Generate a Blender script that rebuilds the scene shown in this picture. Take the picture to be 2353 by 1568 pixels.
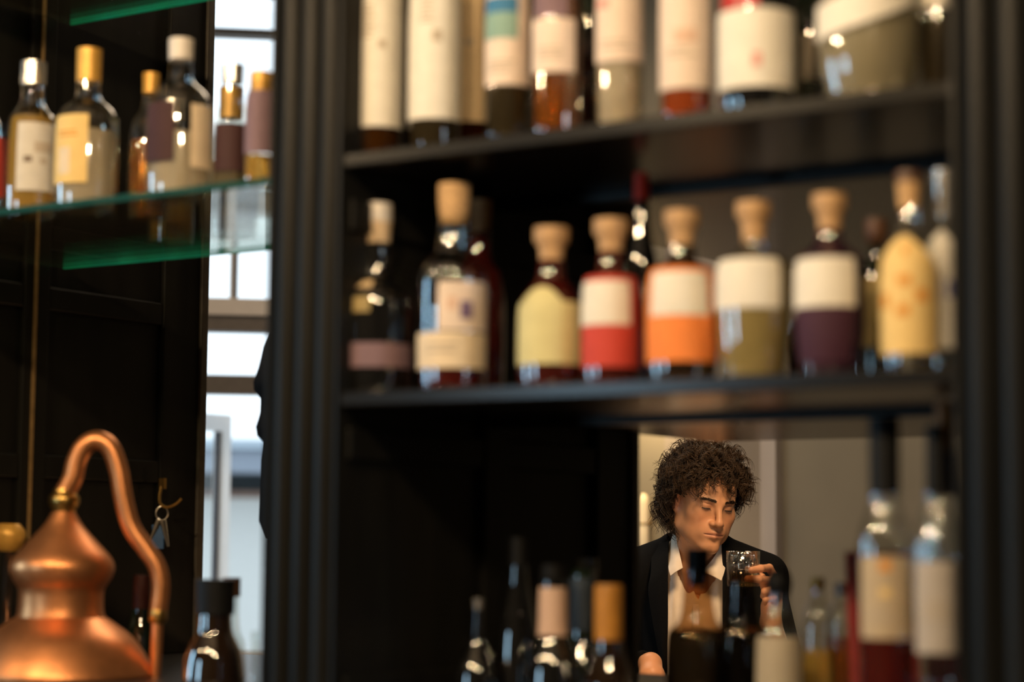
import bpy, math, random
import numpy as np
from mathutils import Vector, Matrix

random.seed(7)
rng = np.random.default_rng(11)
for o in list(bpy.data.objects):
    bpy.data.objects.remove(o, do_unlink=True)
scene = bpy.context.scene
col = scene.collection
PI = math.pi

# ------------------------------------------------------------------ camera
F = 4700.0
YAW, PIT, ROLL = math.radians(33.4), math.atan(456 / F), math.radians(0.46)
CAM = Vector((0, 0, 1.2))
fw = Vector((-math.sin(YAW) * math.cos(PIT), math.cos(YAW) * math.cos(PIT), math.sin(PIT)))
r0 = Vector((math.cos(YAW), math.sin(YAW), 0))
u0 = r0.cross(fw)
rt = r0 * math.cos(ROLL) + u0 * math.sin(ROLL)
up = rt.cross(fw)
cd = bpy.data.cameras.new('camera')
cd.sensor_width = 36
cd.lens = 36 * F / 2353
cd.clip_start = 0.05
cd.clip_end = 200
cd.dof.use_dof = True
cd.dof.focus_distance = 5.25
cd.dof.aperture_fstop = 1.6
cam = bpy.data.objects.new('camera', cd)
M = Matrix((rt, up, -fw)).transposed().to_4x4()
M.translation = CAM
cam.matrix_world = M
col.objects.link(cam)
scene.camera = cam


def ray(px, py):
    return fw + rt * ((px - 1176.5) / F) + up * ((784 - py) / F)


def at(px, py, Y):                       # point of the plane Y = const
    d = ray(px, py)
    return CAM + d * (Y / d.y)


def pd(px, py, Z):                       # point at a given camera depth
    return CAM + ray(px, py) * Z


# ------------------------------------------------------------------ light
scene.view_settings.view_transform = 'Standard'
scene.view_settings.look = 'None'
scene.view_settings.gamma = 1
scene.view_settings.exposure = 0.12
scene.view_settings.use_curve_mapping = False
W = bpy.data.worlds.new('sky')
scene.world = W
W.use_nodes = True
bg = W.node_tree.nodes['Background']
bg.inputs[0].default_value = (0.80, 0.91, 1.0, 1)
bg.inputs[1].default_value = 1.7


def lamp(name, kind, loc, power, color, size=0.05, target=None, **kw):
    l = bpy.data.lights.new(name, kind)
    l.energy = power
    l.color = color
    if kind == 'AREA':
        l.shape = 'RECTANGLE'
        l.size, l.size_y = size
    else:
        l.shadow_soft_size = size
    for k, v in kw.items():
        setattr(l, k, v)
    o = bpy.data.objects.new(name, l)
    col.objects.link(o)
    o.location = loc
    if target is not None:
        o.rotation_euler = (Vector(target) - Vector(loc)).to_track_quat('-Z', 'Y').to_euler()
    return o


scene.cycles.sample_clamp_indirect = 0
scene.cycles.blur_glossy = 0
WARM = (1.0, 0.72, 0.42)
lamp('pendant_light', 'POINT', (-2.3, 0.75, 2.55), 82, WARM, 0.04)
lamp('pendant_light', 'POINT', (-1.25, 0.85, 2.50), 72, WARM, 0.04)
lamp('pendant_light', 'POINT', (-0.15, 0.70, 2.50), 58, WARM, 0.04)
lamp('pendant_light', 'POINT', (-3.6, 0.6, 2.5), 34, WARM, 0.04)
lamp('window_daylight', 'AREA', (-5.6, 1.0, 1.65), 28, (0.45, 0.76, 1.0), (0.35, 1.4), (-1.8, 2.5, 1.5))
lamp('window_daylight', 'AREA', (-3.9, -1.5, 1.55), 22, (0.50, 0.78, 1.0), (0.45, 1.2), (-1.5, 2.5, 1.5))
lamp('window_daylight', 'AREA', (2.7, 1.85, 1.9), 16, (0.72, 0.88, 1.0), (0.3, 1.3), (-1.5, 2.5, 1.6))
lamp('table_light', 'SPOT', pd(1790, 430, 4.45), 56, (1.0, 0.64, 0.35), 0.16, pd(1640, 1230, 5.2), spot_size=math.radians(75), spot_blend=0.8)
lamp('fill_light', 'POINT', pd(1530, 1720, 4.50), 5.0, (1.0, 0.56, 0.27), 0.06)  # added fill below the view to lift the face; no actual candle there
gl_ = at(1512, 1030, 6.8)
lamp('wall_downlight', 'SPOT', (gl_.x, 6.62, gl_.z + 0.36), 26, (1.0, 0.74, 0.40), 0.03, (gl_.x, 6.78, gl_.z - 0.3), spot_size=math.radians(85), spot_blend=1.0)
lamp('room_light', 'AREA', (-3.6, 4.9, 3.3), 40, (1.0, 0.78, 0.55), (2.0, 1.2), (-3.6, 5.2, 0))


# ------------------------------------------------------------------ materials
def mat(name, color, rough=0.5, metal=0.0, spec=0.5, noise=0.0, nscale=40, bump=0.0, bscale=120, trans=0.0, ior=1.45, emit=None, estr=0, sss=0, coat=0.0, stretch=None, vcol=False):
    m = bpy.data.materials.new(name)
    m.use_nodes = True
    nt = m.node_tree
    b = nt.nodes['Principled BSDF']
    c = tuple(color) + (1,)
    b.inputs['Base Color'].default_value = c
    b.inputs['Roughness'].default_value = rough
    b.inputs['Metallic'].default_value = metal
    b.inputs['Specular IOR Level'].default_value = spec
    b.inputs['Transmission Weight'].default_value = trans
    b.inputs['IOR'].default_value = ior
    b.inputs['Coat Weight'].default_value = coat
    b.inputs['Coat IOR'].default_value = 1.9
    b.inputs['Coat Roughness'].default_value = 0.03
    if sss:
        b.inputs['Subsurface Weight'].default_value = sss
        b.inputs['Subsurface Radius'].default_value = (0.012, 0.005, 0.003)
        b.inputs['Subsurface Scale'].default_value = 0.6
    if emit:
        b.inputs['Emission Color'].default_value = tuple(emit) + (1,)
        b.inputs['Emission Strength'].default_value = estr
    if noise or bump:
        tc = nt.nodes.new('ShaderNodeTexCoord')
        src = tc.outputs['Object']
        if stretch:
            mp = nt.nodes.new('ShaderNodeMapping')
            mp.inputs['Scale'].default_value = stretch
            nt.links.new(src, mp.inputs['Vector'])
            src = mp.outputs['Vector']
    if noise:
        n = nt.nodes.new('ShaderNodeTexNoise')
        n.inputs['Scale'].default_value = nscale
        n.inputs['Detail'].default_value = 6
        nt.links.new(src, n.inputs['Vector'])
        r = nt.nodes.new('ShaderNodeMapRange')
        r.inputs['From Min'].default_value = 0.3
        r.inputs['From Max'].default_value = 0.7
        r.inputs['To Min'].default_value = 1 - noise
        r.inputs['To Max'].default_value = 1 + noise
        nt.links.new(n.outputs['Fac'], r.inputs['Value'])
        mx = nt.nodes.new('ShaderNodeVectorMath')
        mx.operation = 'SCALE'
        mx.inputs[0].default_value = color
        nt.links.new(r.outputs['Result'], mx.inputs['Scale'])
        nt.links.new(mx.outputs['Vector'], b.inputs['Base Color'])
    if vcol:
        a = nt.nodes.new('ShaderNodeVertexColor')
        a.layer_name = 'tone'
        nt.links.new(a.outputs['Color'], b.inputs['Base Color'])
    if bump:
        n2 = nt.nodes.new('ShaderNodeTexNoise')
        n2.inputs['Scale'].default_value = bscale
        n2.inputs['Detail'].default_value = 4
        nt.links.new(src, n2.inputs['Vector'])
        bp = nt.nodes.new('ShaderNodeBump')
        bp.inputs['Strength'].default_value = bump
        bp.inputs['Distance'].default_value = 0.002
        nt.links.new(n2.outputs['Fac'], bp.inputs['Height'])
        nt.links.new(bp.outputs['Normal'], b.inputs['Normal'])
    return m


def glass(name, tint, base=0.05, rough=0.03, haze=0.0, hazecol=(0.8, 0.75, 0.65)):
    """thin bottle glass: light goes straight through tinted, plus a facing-dependent gloss"""
    m = bpy.data.materials.new(name)
    m.use_nodes = True
    nt = m.node_tree
    nt.nodes.clear()
    out = nt.nodes.new('ShaderNodeOutputMaterial')
    tr = nt.nodes.new('ShaderNodeBsdfTransparent')
    tr.inputs[0].default_value = tuple(tint) + (1,)
    gl = nt.nodes.new('ShaderNodeBsdfGlossy')
    gl.inputs['Roughness'].default_value = rough
    gl.inputs['Color'].default_value = (1, 1, 1, 1)
    lw = nt.nodes.new('ShaderNodeLayerWeight')
    pw = nt.nodes.new('ShaderNodeMath')
    pw.operation = 'POWER'
    pw.inputs[1].default_value = 4.0
    nt.links.new(lw.outputs['Facing'], pw.inputs[0])
    mr = nt.nodes.new('ShaderNodeMapRange')
    mr.inputs['To Min'].default_value = base
    mr.inputs['To Max'].default_value = 0.85
    nt.links.new(pw.outputs[0], mr.inputs['Value'])
    mix = nt.nodes.new('ShaderNodeMixShader')
    nt.links.new(mr.outputs[0], mix.inputs[0])
    src = tr.outputs[0]
    if haze:
        df = nt.nodes.new('ShaderNodeBsdfDiffuse')
        df.inputs[0].default_value = tuple(hazecol) + (1,)
        m2 = nt.nodes.new('ShaderNodeMixShader')
        m2.inputs[0].default_value = haze
        nt.links.new(src, m2.inputs[1])
        nt.links.new(df.outputs[0], m2.inputs[2])
        src = m2.outputs[0]
    nt.links.new(src, mix.inputs[1])
    nt.links.new(gl.outputs[0], mix.inputs[2])
    nt.links.new(mix.outputs[0], out.inputs[0])
    return m


M_wood = mat('charcoal_wood', (0.0085, 0.0082, 0.0068), 0.38, spec=0.2, noise=0.3, nscale=18, bump=0.12, bscale=60, stretch=(1, 1, 0.12))
M_board = mat('charcoal_board', (0.011, 0.0098, 0.0078), 0.22, spec=0.3, noise=0.3, nscale=18, bump=0.05, bscale=60, stretch=(0.12, 1, 1))
M_counter = mat('dark_counter', (0.012, 0.011, 0.010), 0.3, noise=0.2)
M_clear = glass('clear_glass', (0.93, 0.94, 0.91), 0.15)
M_smoke = glass('smoked_glass', (0.42, 0.40, 0.35), 0.06)
M_brownglass = glass('brown_glass', (0.35, 0.22, 0.10), 0.06)
M_shelfglass = glass('shelf_glass', (0.90, 0.93, 0.88), 0.04, 0.01, haze=0.04, hazecol=(0.4, 0.33, 0.2))  # warm haze colour stands in for brown reflections under the pane
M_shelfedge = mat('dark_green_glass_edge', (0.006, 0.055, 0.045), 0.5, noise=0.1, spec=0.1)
M_rearedge = mat('green_edge_painted_glow', (0.05, 0.85, 0.62), 0.4, noise=0.1)  # bright colour stands in for window light carried through the glass
_nt = M_rearedge.node_tree
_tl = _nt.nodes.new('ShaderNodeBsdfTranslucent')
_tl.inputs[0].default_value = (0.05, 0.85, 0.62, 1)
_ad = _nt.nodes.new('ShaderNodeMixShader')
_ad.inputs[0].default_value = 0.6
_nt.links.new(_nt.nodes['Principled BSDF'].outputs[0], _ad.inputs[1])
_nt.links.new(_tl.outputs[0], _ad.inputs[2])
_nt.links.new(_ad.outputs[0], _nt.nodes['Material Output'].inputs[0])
M_black = mat('black_glass', (0.006, 0.006, 0.006), 0.04, spec=0.9, coat=1.0)
M_darkbrown = mat('dark_brown_glass', (0.018, 0.009, 0.004), 0.04, spec=0.9, coat=1.0)
M_darkgreen = mat('dark_green_glass', (0.008, 0.016, 0.007), 0.04, spec=0.9, coat=1.0)
M_darkred = mat('dark_red_liquid', (0.05, 0.006, 0.004), 0.04, spec=0.9, coat=1.0)
M_darkpurple = mat('dark_purple_liquid', (0.030, 0.010, 0.022), 0.04, spec=0.9, coat=1.0)
M_cork = mat('cork', (0.60, 0.37, 0.17), 0.8, noise=0.25, nscale=160, bump=0.3, bscale=300)
M_corkpale = mat('pale_cork', (0.70, 0.52, 0.32), 0.8, noise=0.2, nscale=160)
M_woodcap = mat('wood_cap', (0.56, 0.34, 0.16), 0.55, noise=0.2, nscale=60, stretch=(1, 1, 0.2))
M_whitecap = mat('white_cap', (0.74, 0.68, 0.60), 0.4, noise=0.05)
M_silver = mat('silver_cap', (0.70, 0.67, 0.62), 0.25, metal=0.8, noise=0.05)
M_gold = mat('gold_cap', (0.72, 0.40, 0.08), 0.4, metal=0.3, noise=0.1)
M_blackcap = mat('black_cap', (0.008, 0.008, 0.008), 0.5, noise=0.1, spec=0.2)
M_browncap = mat('brown_cap', (0.10, 0.045, 0.02), 0.35, noise=0.2)
M_brass = mat('brass', (0.62, 0.38, 0.11), 0.32, metal=1.0, noise=0.15, nscale=30)
M_copper = mat('hammered_copper', (0.72, 0.30, 0.12), 0.40, metal=0.88, noise=0.16, nscale=22, bump=0.08, bscale=30)


def paper(name, c, noise=0.05):
    return mat(name, c, 0.65, noise=noise, nscale=50, spec=0.3)


P_white = paper('white_paper', (0.82, 0.78, 0.68))
P_cream = paper('cream_paper', (0.78, 0.64, 0.45))
P_tan = paper('tan_paper', (0.74, 0.55, 0.32))
P_pinkish = paper('pinkish_paper', (0.80, 0.66, 0.55))
P_blush = paper('blush_paper', (0.70, 0.48, 0.36))
P_yellow = paper('yellow_paper', (0.82, 0.58, 0.22))
P_grey = paper('grey_white_paper', (0.66, 0.62, 0.54))
P_lime = paper('pale_lime_paper', (0.66, 0.60, 0.30))
P_red = paper('red_paper', (0.58, 0.065, 0.045))
P_orange = paper('orange_paper', (0.90, 0.26, 0.06))
P_olive = paper('olive_paper', (0.36, 0.27, 0.11))
P_plum = paper('plum_paper', (0.055, 0.018, 0.035))
P_maroon = paper('maroon_paper', (0.055, 0.022, 0.022))
P_mauve = paper('mauve_paper', (0.22, 0.14, 0.16))
P_ink = paper('ink', (0.20, 0.15, 0.11))
P_softink = paper('soft_ink', (0.50, 0.42, 0.32))
P_blue = paper('blue_print', (0.05, 0.20, 0.38))
P_teal = paper('teal_print', (0.25, 0.40, 0.34))
P_pinkink = paper('pink_ink', (0.75, 0.35, 0.30))
P_orangeink = paper('orange_ink', (0.72, 0.30, 0.05))
P_blueink = paper('blue_ink', (0.14, 0.14, 0.30))
P_purpleink = paper('purple_ink', (0.18, 0.12, 0.22))
P_saffron = paper('saffron_paper', (0.84, 0.60, 0.24))
P_redwax = mat('red_wax', (0.45, 0.02, 0.02), 0.35, noise=0.1)

L_amber = mat('amber_liquid', (0.75, 0.28, 0.03), 0.08, trans=0.75, ior=1.33)
L_deepamber = mat('deep_amber_liquid', (0.40, 0.11, 0.01), 0.08, trans=0.6, ior=1.33)
L_gold = mat('gold_liquid', (0.80, 0.50, 0.12), 0.08, trans=0.6, ior=1.33)
L_orange = mat('orange_liquid', (0.55, 0.10, 0.02), 0.1, trans=0.5, ior=1.33)
L_clear = mat('clear_liquid', (0.85, 0.82, 0.72), 0.06, trans=0.85, ior=1.33)
L_milky = mat('milky_liquid', (0.62, 0.52, 0.38), 0.2, trans=0.35, ior=1.33)
L_olive = mat('olive_liquid', (0.50, 0.38, 0.15), 0.15, trans=0.35, ior=1.33)
L_grey = mat('grey_liquid', (0.22, 0.18, 0.11), 0.12, trans=0.4, ior=1.33)
L_rose = mat('rose_liquid', (0.20, 0.018, 0.012), 0.08, trans=0.6, ior=1.33)


# ------------------------------------------------------------------ mesh helpers
def link(name, verts, faces, m, parent=None, smooth=False, loc=None):
    me = bpy.data.meshes.new(name)
    me.from_pydata([tuple(v) for v in verts], [], faces)
    me.validate()
    if smooth:
        me.polygons.foreach_set('use_smooth', [True] * len(me.polygons))
    me.materials.append(m)
    o = bpy.data.objects.new(name, me)
    col.objects.link(o)
    if parent is not None:
        o.parent = parent
    if loc is not None:
        o.location = loc
    return o


class MB:
    def __init__(self):
        self.v, self.f = [], []

    def box(self, x0, x1, y0, y1, z0, z1, mtx=None):
        n = len(self.v)
        vs = [Vector((x, y, z)) for z in (z0, z1) for y in (y0, y1) for x in (x0, x1)]
        if mtx is not None:
            vs = [mtx @ v for v in vs]
        self.v += vs
        self.f += [tuple(n + i for i in q) for q in ((0, 2, 3, 1), (4, 5, 7, 6), (0, 1, 5, 4), (2, 6, 7, 3), (0, 4, 6, 2), (1, 3, 7, 5))]
        return self

    def tube(self, pts, radii, seg=12, cap=True):
        pts = [Vector(p) for p in pts]
        if not hasattr(radii, '__len__'):
            radii = [radii] * len(pts)
        n0 = len(self.v)
        prev = None
        for i, p in enumerate(pts):
            t = (pts[min(i + 1, len(pts) - 1)] - pts[max(i - 1, 0)]).normalized()
            if prev is None:
                a = t.orthogonal().normalized()
            else:
                a = (prev - t * prev.dot(t)).normalized()
            prev = a
            b = t.cross(a)
            for k in range(seg):
                w = 2 * PI * k / seg
                self.v.append(p + (a * math.cos(w) + b * math.sin(w)) * radii[i])
        for i in range(len(pts) - 1):
            for k in range(seg):
                a0 = n0 + i * seg + k
                a1 = n0 + i * seg + (k + 1) % seg
                self.f.append((a0, a1, a1 + seg, a0 + seg))
        if cap:
            self.f.append(tuple(n0 + k for k in reversed(range(seg))))
            self.f.append(tuple(n0 + (len(pts) - 1) * seg + k for k in range(seg)))
        return self

    def lathe(self, prof, seg=40, cx=0, cy=0, sq=0.0):
        """prof: (r, z) from bottom to top; sq > 0 squares the section"""
        n0 = len(self.v)
        for r, z in prof:
            for k in range(seg):
                w = 2 * PI * k / seg
                c, s = math.cos(w), math.sin(w)
                q = 1.0
                if sq:
                    e = 2 + 6 * sq
                    q = (abs(c) ** e + abs(s) ** e) ** (-1 / e)
                    q = 1 + (q - 1) * min(1, max(0, (r - 0.02) / 0.02))
                self.v.append(Vector((cx + r * c * q, cy + r * s * q, z)))
        for i in range(len(prof) - 1):
            for k in range(seg):
                a0 = n0 + i * seg + k
                a1 = n0 + i * seg + (k + 1) % seg
                self.f.append((a0, a1, a1 + seg, a0 + seg))
        self.f.append(tuple(n0 + k for k in reversed(range(seg))))
        self.f.append(tuple(n0 + (len(prof) - 1) * seg + k for k in range(seg)))
        return self

    def build(self, name, m, parent=None, smooth=False, loc=None):
        o = link(name, self.v, self.f, m, parent, smooth, loc)
        if smooth:
            md = o.modifiers.new('edge', 'EDGE_SPLIT')
            md.split_angle = math.radians(42)
        return o


def bevel(o, w=0.004, seg=2):
    b = o.modifiers.new('bevel', 'BEVEL')
    b.width = w
    b.segments = seg
    b.limit_method = 'ANGLE'
    return o


def tag(o, label=None, cat=None, group=None, kind=None):
    if label:
        o['label'] = label
    if cat:
        o['category'] = cat
    if group:
        o['group'] = group
    if kind:
        o['kind'] = kind
    return o


def empty(name, loc, rz=0):
    e = bpy.data.objects.new(name, None)
    e.empty_display_size = 0.05
    col.objects.link(e)
    e.location = loc
    e.rotation_euler.z = rz
    return e


def copy_tree(o, parent=None):
    c = o.copy()
    col.objects.link(c)
    c.parent = parent
    for ch in list(o.children):
        copy_tree(ch, c)
    return c


def struct(name, mb, m, label=None, parent=None):
    o = mb.build(name, m, parent)
    o['kind'] = 'structure'
    if label:
        o['label'] = label
    return o


# ------------------------------------------------------------------ room shell
M_wallwarm = mat('taupe_wall', (0.255, 0.215, 0.150), 0.7, noise=0.05, nscale=3)
M_wallpale = mat('pale_trim', (0.52, 0.44, 0.38), 0.6, noise=0.04, nscale=5)
M_walldark = mat('dark_wall', (0.05, 0.045, 0.038), 0.7, noise=0.1, nscale=4)
M_floor = mat('wood_floor', (0.10, 0.065, 0.04), 0.4, noise=0.3, nscale=6, stretch=(0.2, 2, 1))
M_ceil = mat('ceiling_paint', (0.16, 0.14, 0.12), 0.8, noise=0.05, nscale=3)
CEIL = 3.75
def slab(z0, z1):
    q = [(-7.72, -3), (3.5, -3), (3.5, 6.95), (-4.45, 6.95), (-7.72, 4.08)]
    mb = MB()
    mb.v = [Vector((x, y, z)) for z in (z0, z1) for x, y in q]
    n = len(q)
    mb.f = [tuple(reversed(range(n))), tuple(range(n, 2 * n))] + [(i, (i + 1) % n, n + (i + 1) % n, n + i) for i in range(n)]
    return mb


struct('floor', slab(-0.1, 0), M_floor)
struct('ceiling', slab(CEIL, CEIL + 0.1), M_ceil)
struct('wall_front', MB().box(-7.7, 3.5, -3.1, -3, 0, CEIL), M_walldark)
struct('wall_right', MB().box(3.5, 3.6, -3, 6.9, 0, CEIL), M_walldark)
struct('wall_left', MB().box(-7.8, -7.7, -3, 3.95, 0, CEIL), M_walldark)
wb = struct('wall_back', MB().box(-4.45, 3.5, 6.8, 6.95, 0, CEIL), M_wallwarm)
# pale pilaster strip behind the man and a shallow step of the wall
xa, xb = at(1764, 1150, 6.8).x, at(1799, 1150, 6.8).x
struct('trim_1', MB().box(xa, xb, 6.74, 6.8, 0, CEIL), M_wallpale)
xc = at(1545, 1150, 6.8).x
struct('trim_2', MB().box(xc - 0.02, xa, 6.775, 6.8, 0, CEIL), mat('grey_taupe_panel', (0.30, 0.25, 0.20), 0.7, noise=0.04, nscale=4))

# ------------------------------------------------------------------ bar shelving
YF, YM, YB = 2.5, 2.93, 3.395          # front, middle post, rear end of the dividers
ZU = at(788, 352, YF).z               # upper board, top
ZM = at(794, 900, YF).z               # middle board, top
ZC = 0.935                            # counter
XL1, XL0 = at(775, 900, YF).x, at(612, 800, YF).x     # divider between the bays
XR0 = at(2190, 800, YF).x
BW = XR0 - XL1
DW = XL1 - XL0
unit = empty("bar_shelving", (XL1, YF, 0))
tag(unit, 'tall charcoal wooden back bar shelving with fluted posts and two bottle boards', 'shelving')
ux, uy = XL1, YF


def upart(name, mb, m=M_wood, bev=0.003, parent=None):
    mb.v = [Vector(v) - Vector((ux, uy, 0)) for v in mb.v]
    o = mb.build(name, m, parent or unit)
    if bev:
        bevel(o, bev)
    return o


def pilaster(x0, x1):
    """fluted post face: plain margins, three reeds and two deep grooves"""
    w = x1 - x0
    prof = [(0, 0.03), (0, 0.0), (0.05, 0.0), (0.07, 0.008)]
    for k in range(3):
        a, b = 0.08 + k * 0.28, 0.08 + (k + 1) * 0.28
        for j in range(13):
            t = j / 12
            prof.append((a + (b - a) * t, 0.010 - 0.016 * math.sin(PI * t) ** 0.8))
    prof += [(0.93, 0.008), (0.95, 0.0), (1.0, 0.0), (1.0, 0.03)]
    v, f = [], []
    for z in (ZC, CEIL - 0.005):
        for s, d in prof:
            v.append(Vector((x0 + s * w, YF + d, z)))
    n = len(prof)
    for i in range(n - 1):
        f.append((i, i + 1, n + i + 1, n + i))
    mb = MB()
    mb.v, mb.f = v, f
    return mb


for i, x0 in enumerate((XL0 - BW - DW - 0.12, XL0, XR0)):
    YB = 3.58 if i == 0 else 3.395
    YMi = 3.06 if i == 0 else YM
    x1 = x0 + (DW if i < 2 else 0.16)
    upart('fluted_post', pilaster(x0, x1), bev=0)
    upart('divider_core', MB().box(x0, x1, YF + 0.03, YB, ZC, CEIL - 0.005), bev=0)
    # panelled side: rails and stiles standing proud of the core
    fx0, fx1 = x1, x1 + 0.014
    for (ya, yb_) in ((YMi - 0.035, YMi + 0.035), (YB - 0.13, YB)):
        upart('stile', MB().box(fx0, fx1, ya, yb_, ZC, CEIL - 0.005))
    for zz in (ZC + 0.001, ZM - 0.105, ZU - 0.12):
        for (ya, yb_) in ((YF + 0.02, YMi - 0.036), (YMi + 0.036, YB - 0.131)):
            upart('rail', MB().box(fx0, fx1 - 0.003, ya, yb_, zz, zz + 0.05))
    if i == 0:
        upart('brass_strip', MB().box(fx1, fx1 + 0.004, YMi - 0.012, YMi - 0.004, ZC, CEIL - 0.005), mat('dull_brass', (0.34, 0.22, 0.09), 0.5, metal=0.6, noise=0.2), 0)
    upart('end_bead', MB().box(x1, x1 + 0.022, YB - 0.012, YB + 0.012, ZC, CEIL - 0.005), mat('bead_wood', (0.055, 0.046, 0.034), 0.45, noise=0.2))
for zt, yb_ in ((ZU, 3.95), (ZM, 3.75)):
    upart('shelf_board', MB().box(XL1 + 0.001, XR0 - 0.001, YF + 0.004, yb_, zt - 0.0225, zt), M_board)
    upart('shelf_seam', MB().box(XL1 + 0.015, XR0 - 0.001, YM - 0.012, YM + 0.012, zt - 0.036, zt - 0.0226), M_wood, 0)
upart('top_board', MB().box(XL0 - BW - 0.12, XR0, YF + 0.02, YB, 2.75, 2.80))
tag(bevel(MB().box(XL0 - BW - DW - 0.3, XR0 + 0.6, YF - 0.06, 3.6, ZC - 0.05, ZC).build('counter_top', M_counter), 0.006),
    'dark counter running under the back bar shelving', 'counter')
cab = tag(MB().box(XL0 - BW - DW - 0.3, XR0 + 0.6, YF, 3.58, 0, ZC - 0.051).build('base_cabinet', M_wood), 'dark base cabinet carrying the back bar counter', 'cabinet')

# glass shelves of the left bay
GZ1 = at(300, 445, YF + 0.03).z
GZ2 = at(260, 28, 3.12).z
for zt, lab in ((GZ1, 'clear glass shelf with green edges carrying the left bay bottles'), (GZ2, 'upper clear glass shelf with green edge at top left')):
    g = empty('glass_shelf', (XL0 - BW / 2 - 0.06, YF, zt))
    tag(g, lab, 'shelf', 'glass shelves of the left bay')
    h = BW / 2 + 0.056
    g.location.x += 0.012
    h -= 0.013
    MB().box(-h, h, 0.036, 0.615, -0.011, 0).build('pane', M_shelfglass, g)
    MB().box(-h, h, 0.03, 0.036, -0.011, 0).build('front_edge', M_shelfedge, g)
    MB().box(-h, h, 0.615, 0.622, -0.012, 0).build('rear_edge', M_rearedge, g)


# ------------------------------------------------------------------ bottles
def smooth_prof(p, n=2):
    for _ in range(n):
        q = [p[0]]
        for a, b in zip(p[:-1], p[1:]):
            q.append((a[0] * 0.75 + b[0] * 0.25, a[1] * 0.75 + b[1] * 0.25))
            q.append((a[0] * 0.25 + b[0] * 0.75, a[1] * 0.25 + b[1] * 0.75))
        q.append(p[-1])
        p = q
    return p


def bottle(name, label, cx, Y, base, outline, gm, cap=None, labels=(), fill=None, group=None, cat='bottle', sq=0.0, capname='cap', liquid_scale=0.9):
    """outline, caps and labels are measured silhouettes, turned into metres at the bottle's own distance"""
    ymid = outline[len(outline) // 2][0]
    c = at(cx, ymid, Y)
    k = (c - CAM).dot(fw) / F                      # metres per pixel there
    zof = lambda py: at(cx, py, Y).z - base
    root = empty(name, (c.x, Y, base))
    tag(root, label, cat, group)
    prof = [(hw * k, zof(py)) for py, hw in outline]
    prof = prof[::-1]
    prof[0] = (prof[0][0], 0.0)
    if prof[1][1] < 0.004:
        prof[1] = (prof[1][0], 0.004)
    prof = smooth_prof(prof)
    MB().lathe(prof, 44, sq=sq).build('glass_body', gm, root, True)
    zs = np.array([p[1] for p in prof])
    rs = np.array([p[0] for p in prof])
    if fill:
        zf = zof(fill[0])
        lp = [(r * liquid_scale, max(0.006, z)) for r, z in prof if z < zf and r > 0] + [(float(np.interp(zf, zs, rs)) * liquid_scale, zf)]
        MB().lathe(lp, 36, sq=sq).build('liquid', fill[1], root, True)
    if cap:
        for j, (ol, cm) in enumerate(cap):
            cp = smooth_prof([(hw * k, zof(py)) for py, hw in ol][::-1], 1)
            MB().lathe(cp, 28).build(capname if j == 0 else 'neck_band', cm, root, True)
    va = math.atan2(CAM.x - c.x, -(CAM.y - Y))     # bearing of the viewer measured from -Y
    R = max(rs)

    def ang(px):
        s = max(-1, min(1, (px - cx) * k / R))
        return va + math.asin(s)

    def patch(x0, x1, y0, y1, m, nm, off, parent, arch=None, wrap=(0, 0), slant=0.0):
        a0, a1 = ang(x0) - wrap[0], ang(x1) + wrap[1]
        z0, z1 = zof(y1), zof(y0)
        nu, nv = 22, 12
        v, f = [], []
        for i in range(nu + 1):
            s = i / nu
            zt = z0 + (z1 - z0) * (arch(s) if arch else 1)
            for j in range(nv + 1):
                z = z0 + (zt - z0) * j / nv + slant * k * s * s
                r = float(np.interp(z, zs, rs))
                a = a0 + (a1 - a0) * s
                q = 1.0
                if sq:
                    e = 2 + 6 * sq
                    q = (abs(math.sin(a)) ** e + abs(math.cos(a)) ** e) ** (-1 / e)
                r = r * q + off
                v.append((r * math.sin(a), -r * math.cos(a), z))
        for i in range(nu):
            for j in range(nv):
                a = i * (nv + 1) + j
                f.append((a, a + nv + 1, a + nv + 2, a + 1))
        return link(nm, v, f, m, parent, True)
    for L in labels:
        x0, x1, y0, y1, m = L[:5]
        opt = L[5] if len(L) > 5 else {}
        lo = patch(x0, x1, y0, y1, m, opt.get('name', 'paper_label'), opt.get('off', 0.0007), root, opt.get('arch'), opt.get('wrap', (0, 0)), opt.get('slant', 0.0))
        for pr in opt.get('prints', ()):
            patch(pr[0], pr[1], pr[2], pr[3], pr[4], 'print', opt.get('off', 0.0007) + 0.0006, lo)
    return root


def text_lines(x0, x1, y0, y1, n, m=P_softink):
    out = []
    for i in range(n):
        h = (y1 - y0) / n
        w = (x1 - x0) * random.uniform(0.6, 1.0)
        out.append((x0, x0 + w, y0 + i * h, y0 + i * h + h * 0.45, m))
    return out


UPPER = 'bottles on the upper board'
MID = 'bottles on the middle board'
LOW = 'bottles on the counter'
GLS = 'bottles on the glass shelf'
Y1 = 2.59
B = {}
top_neck = lambda cx, hw: [(-260, hw * 0.28), (-150, hw * 0.3), (-110, hw * 0.6), (-70, hw)]

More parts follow.
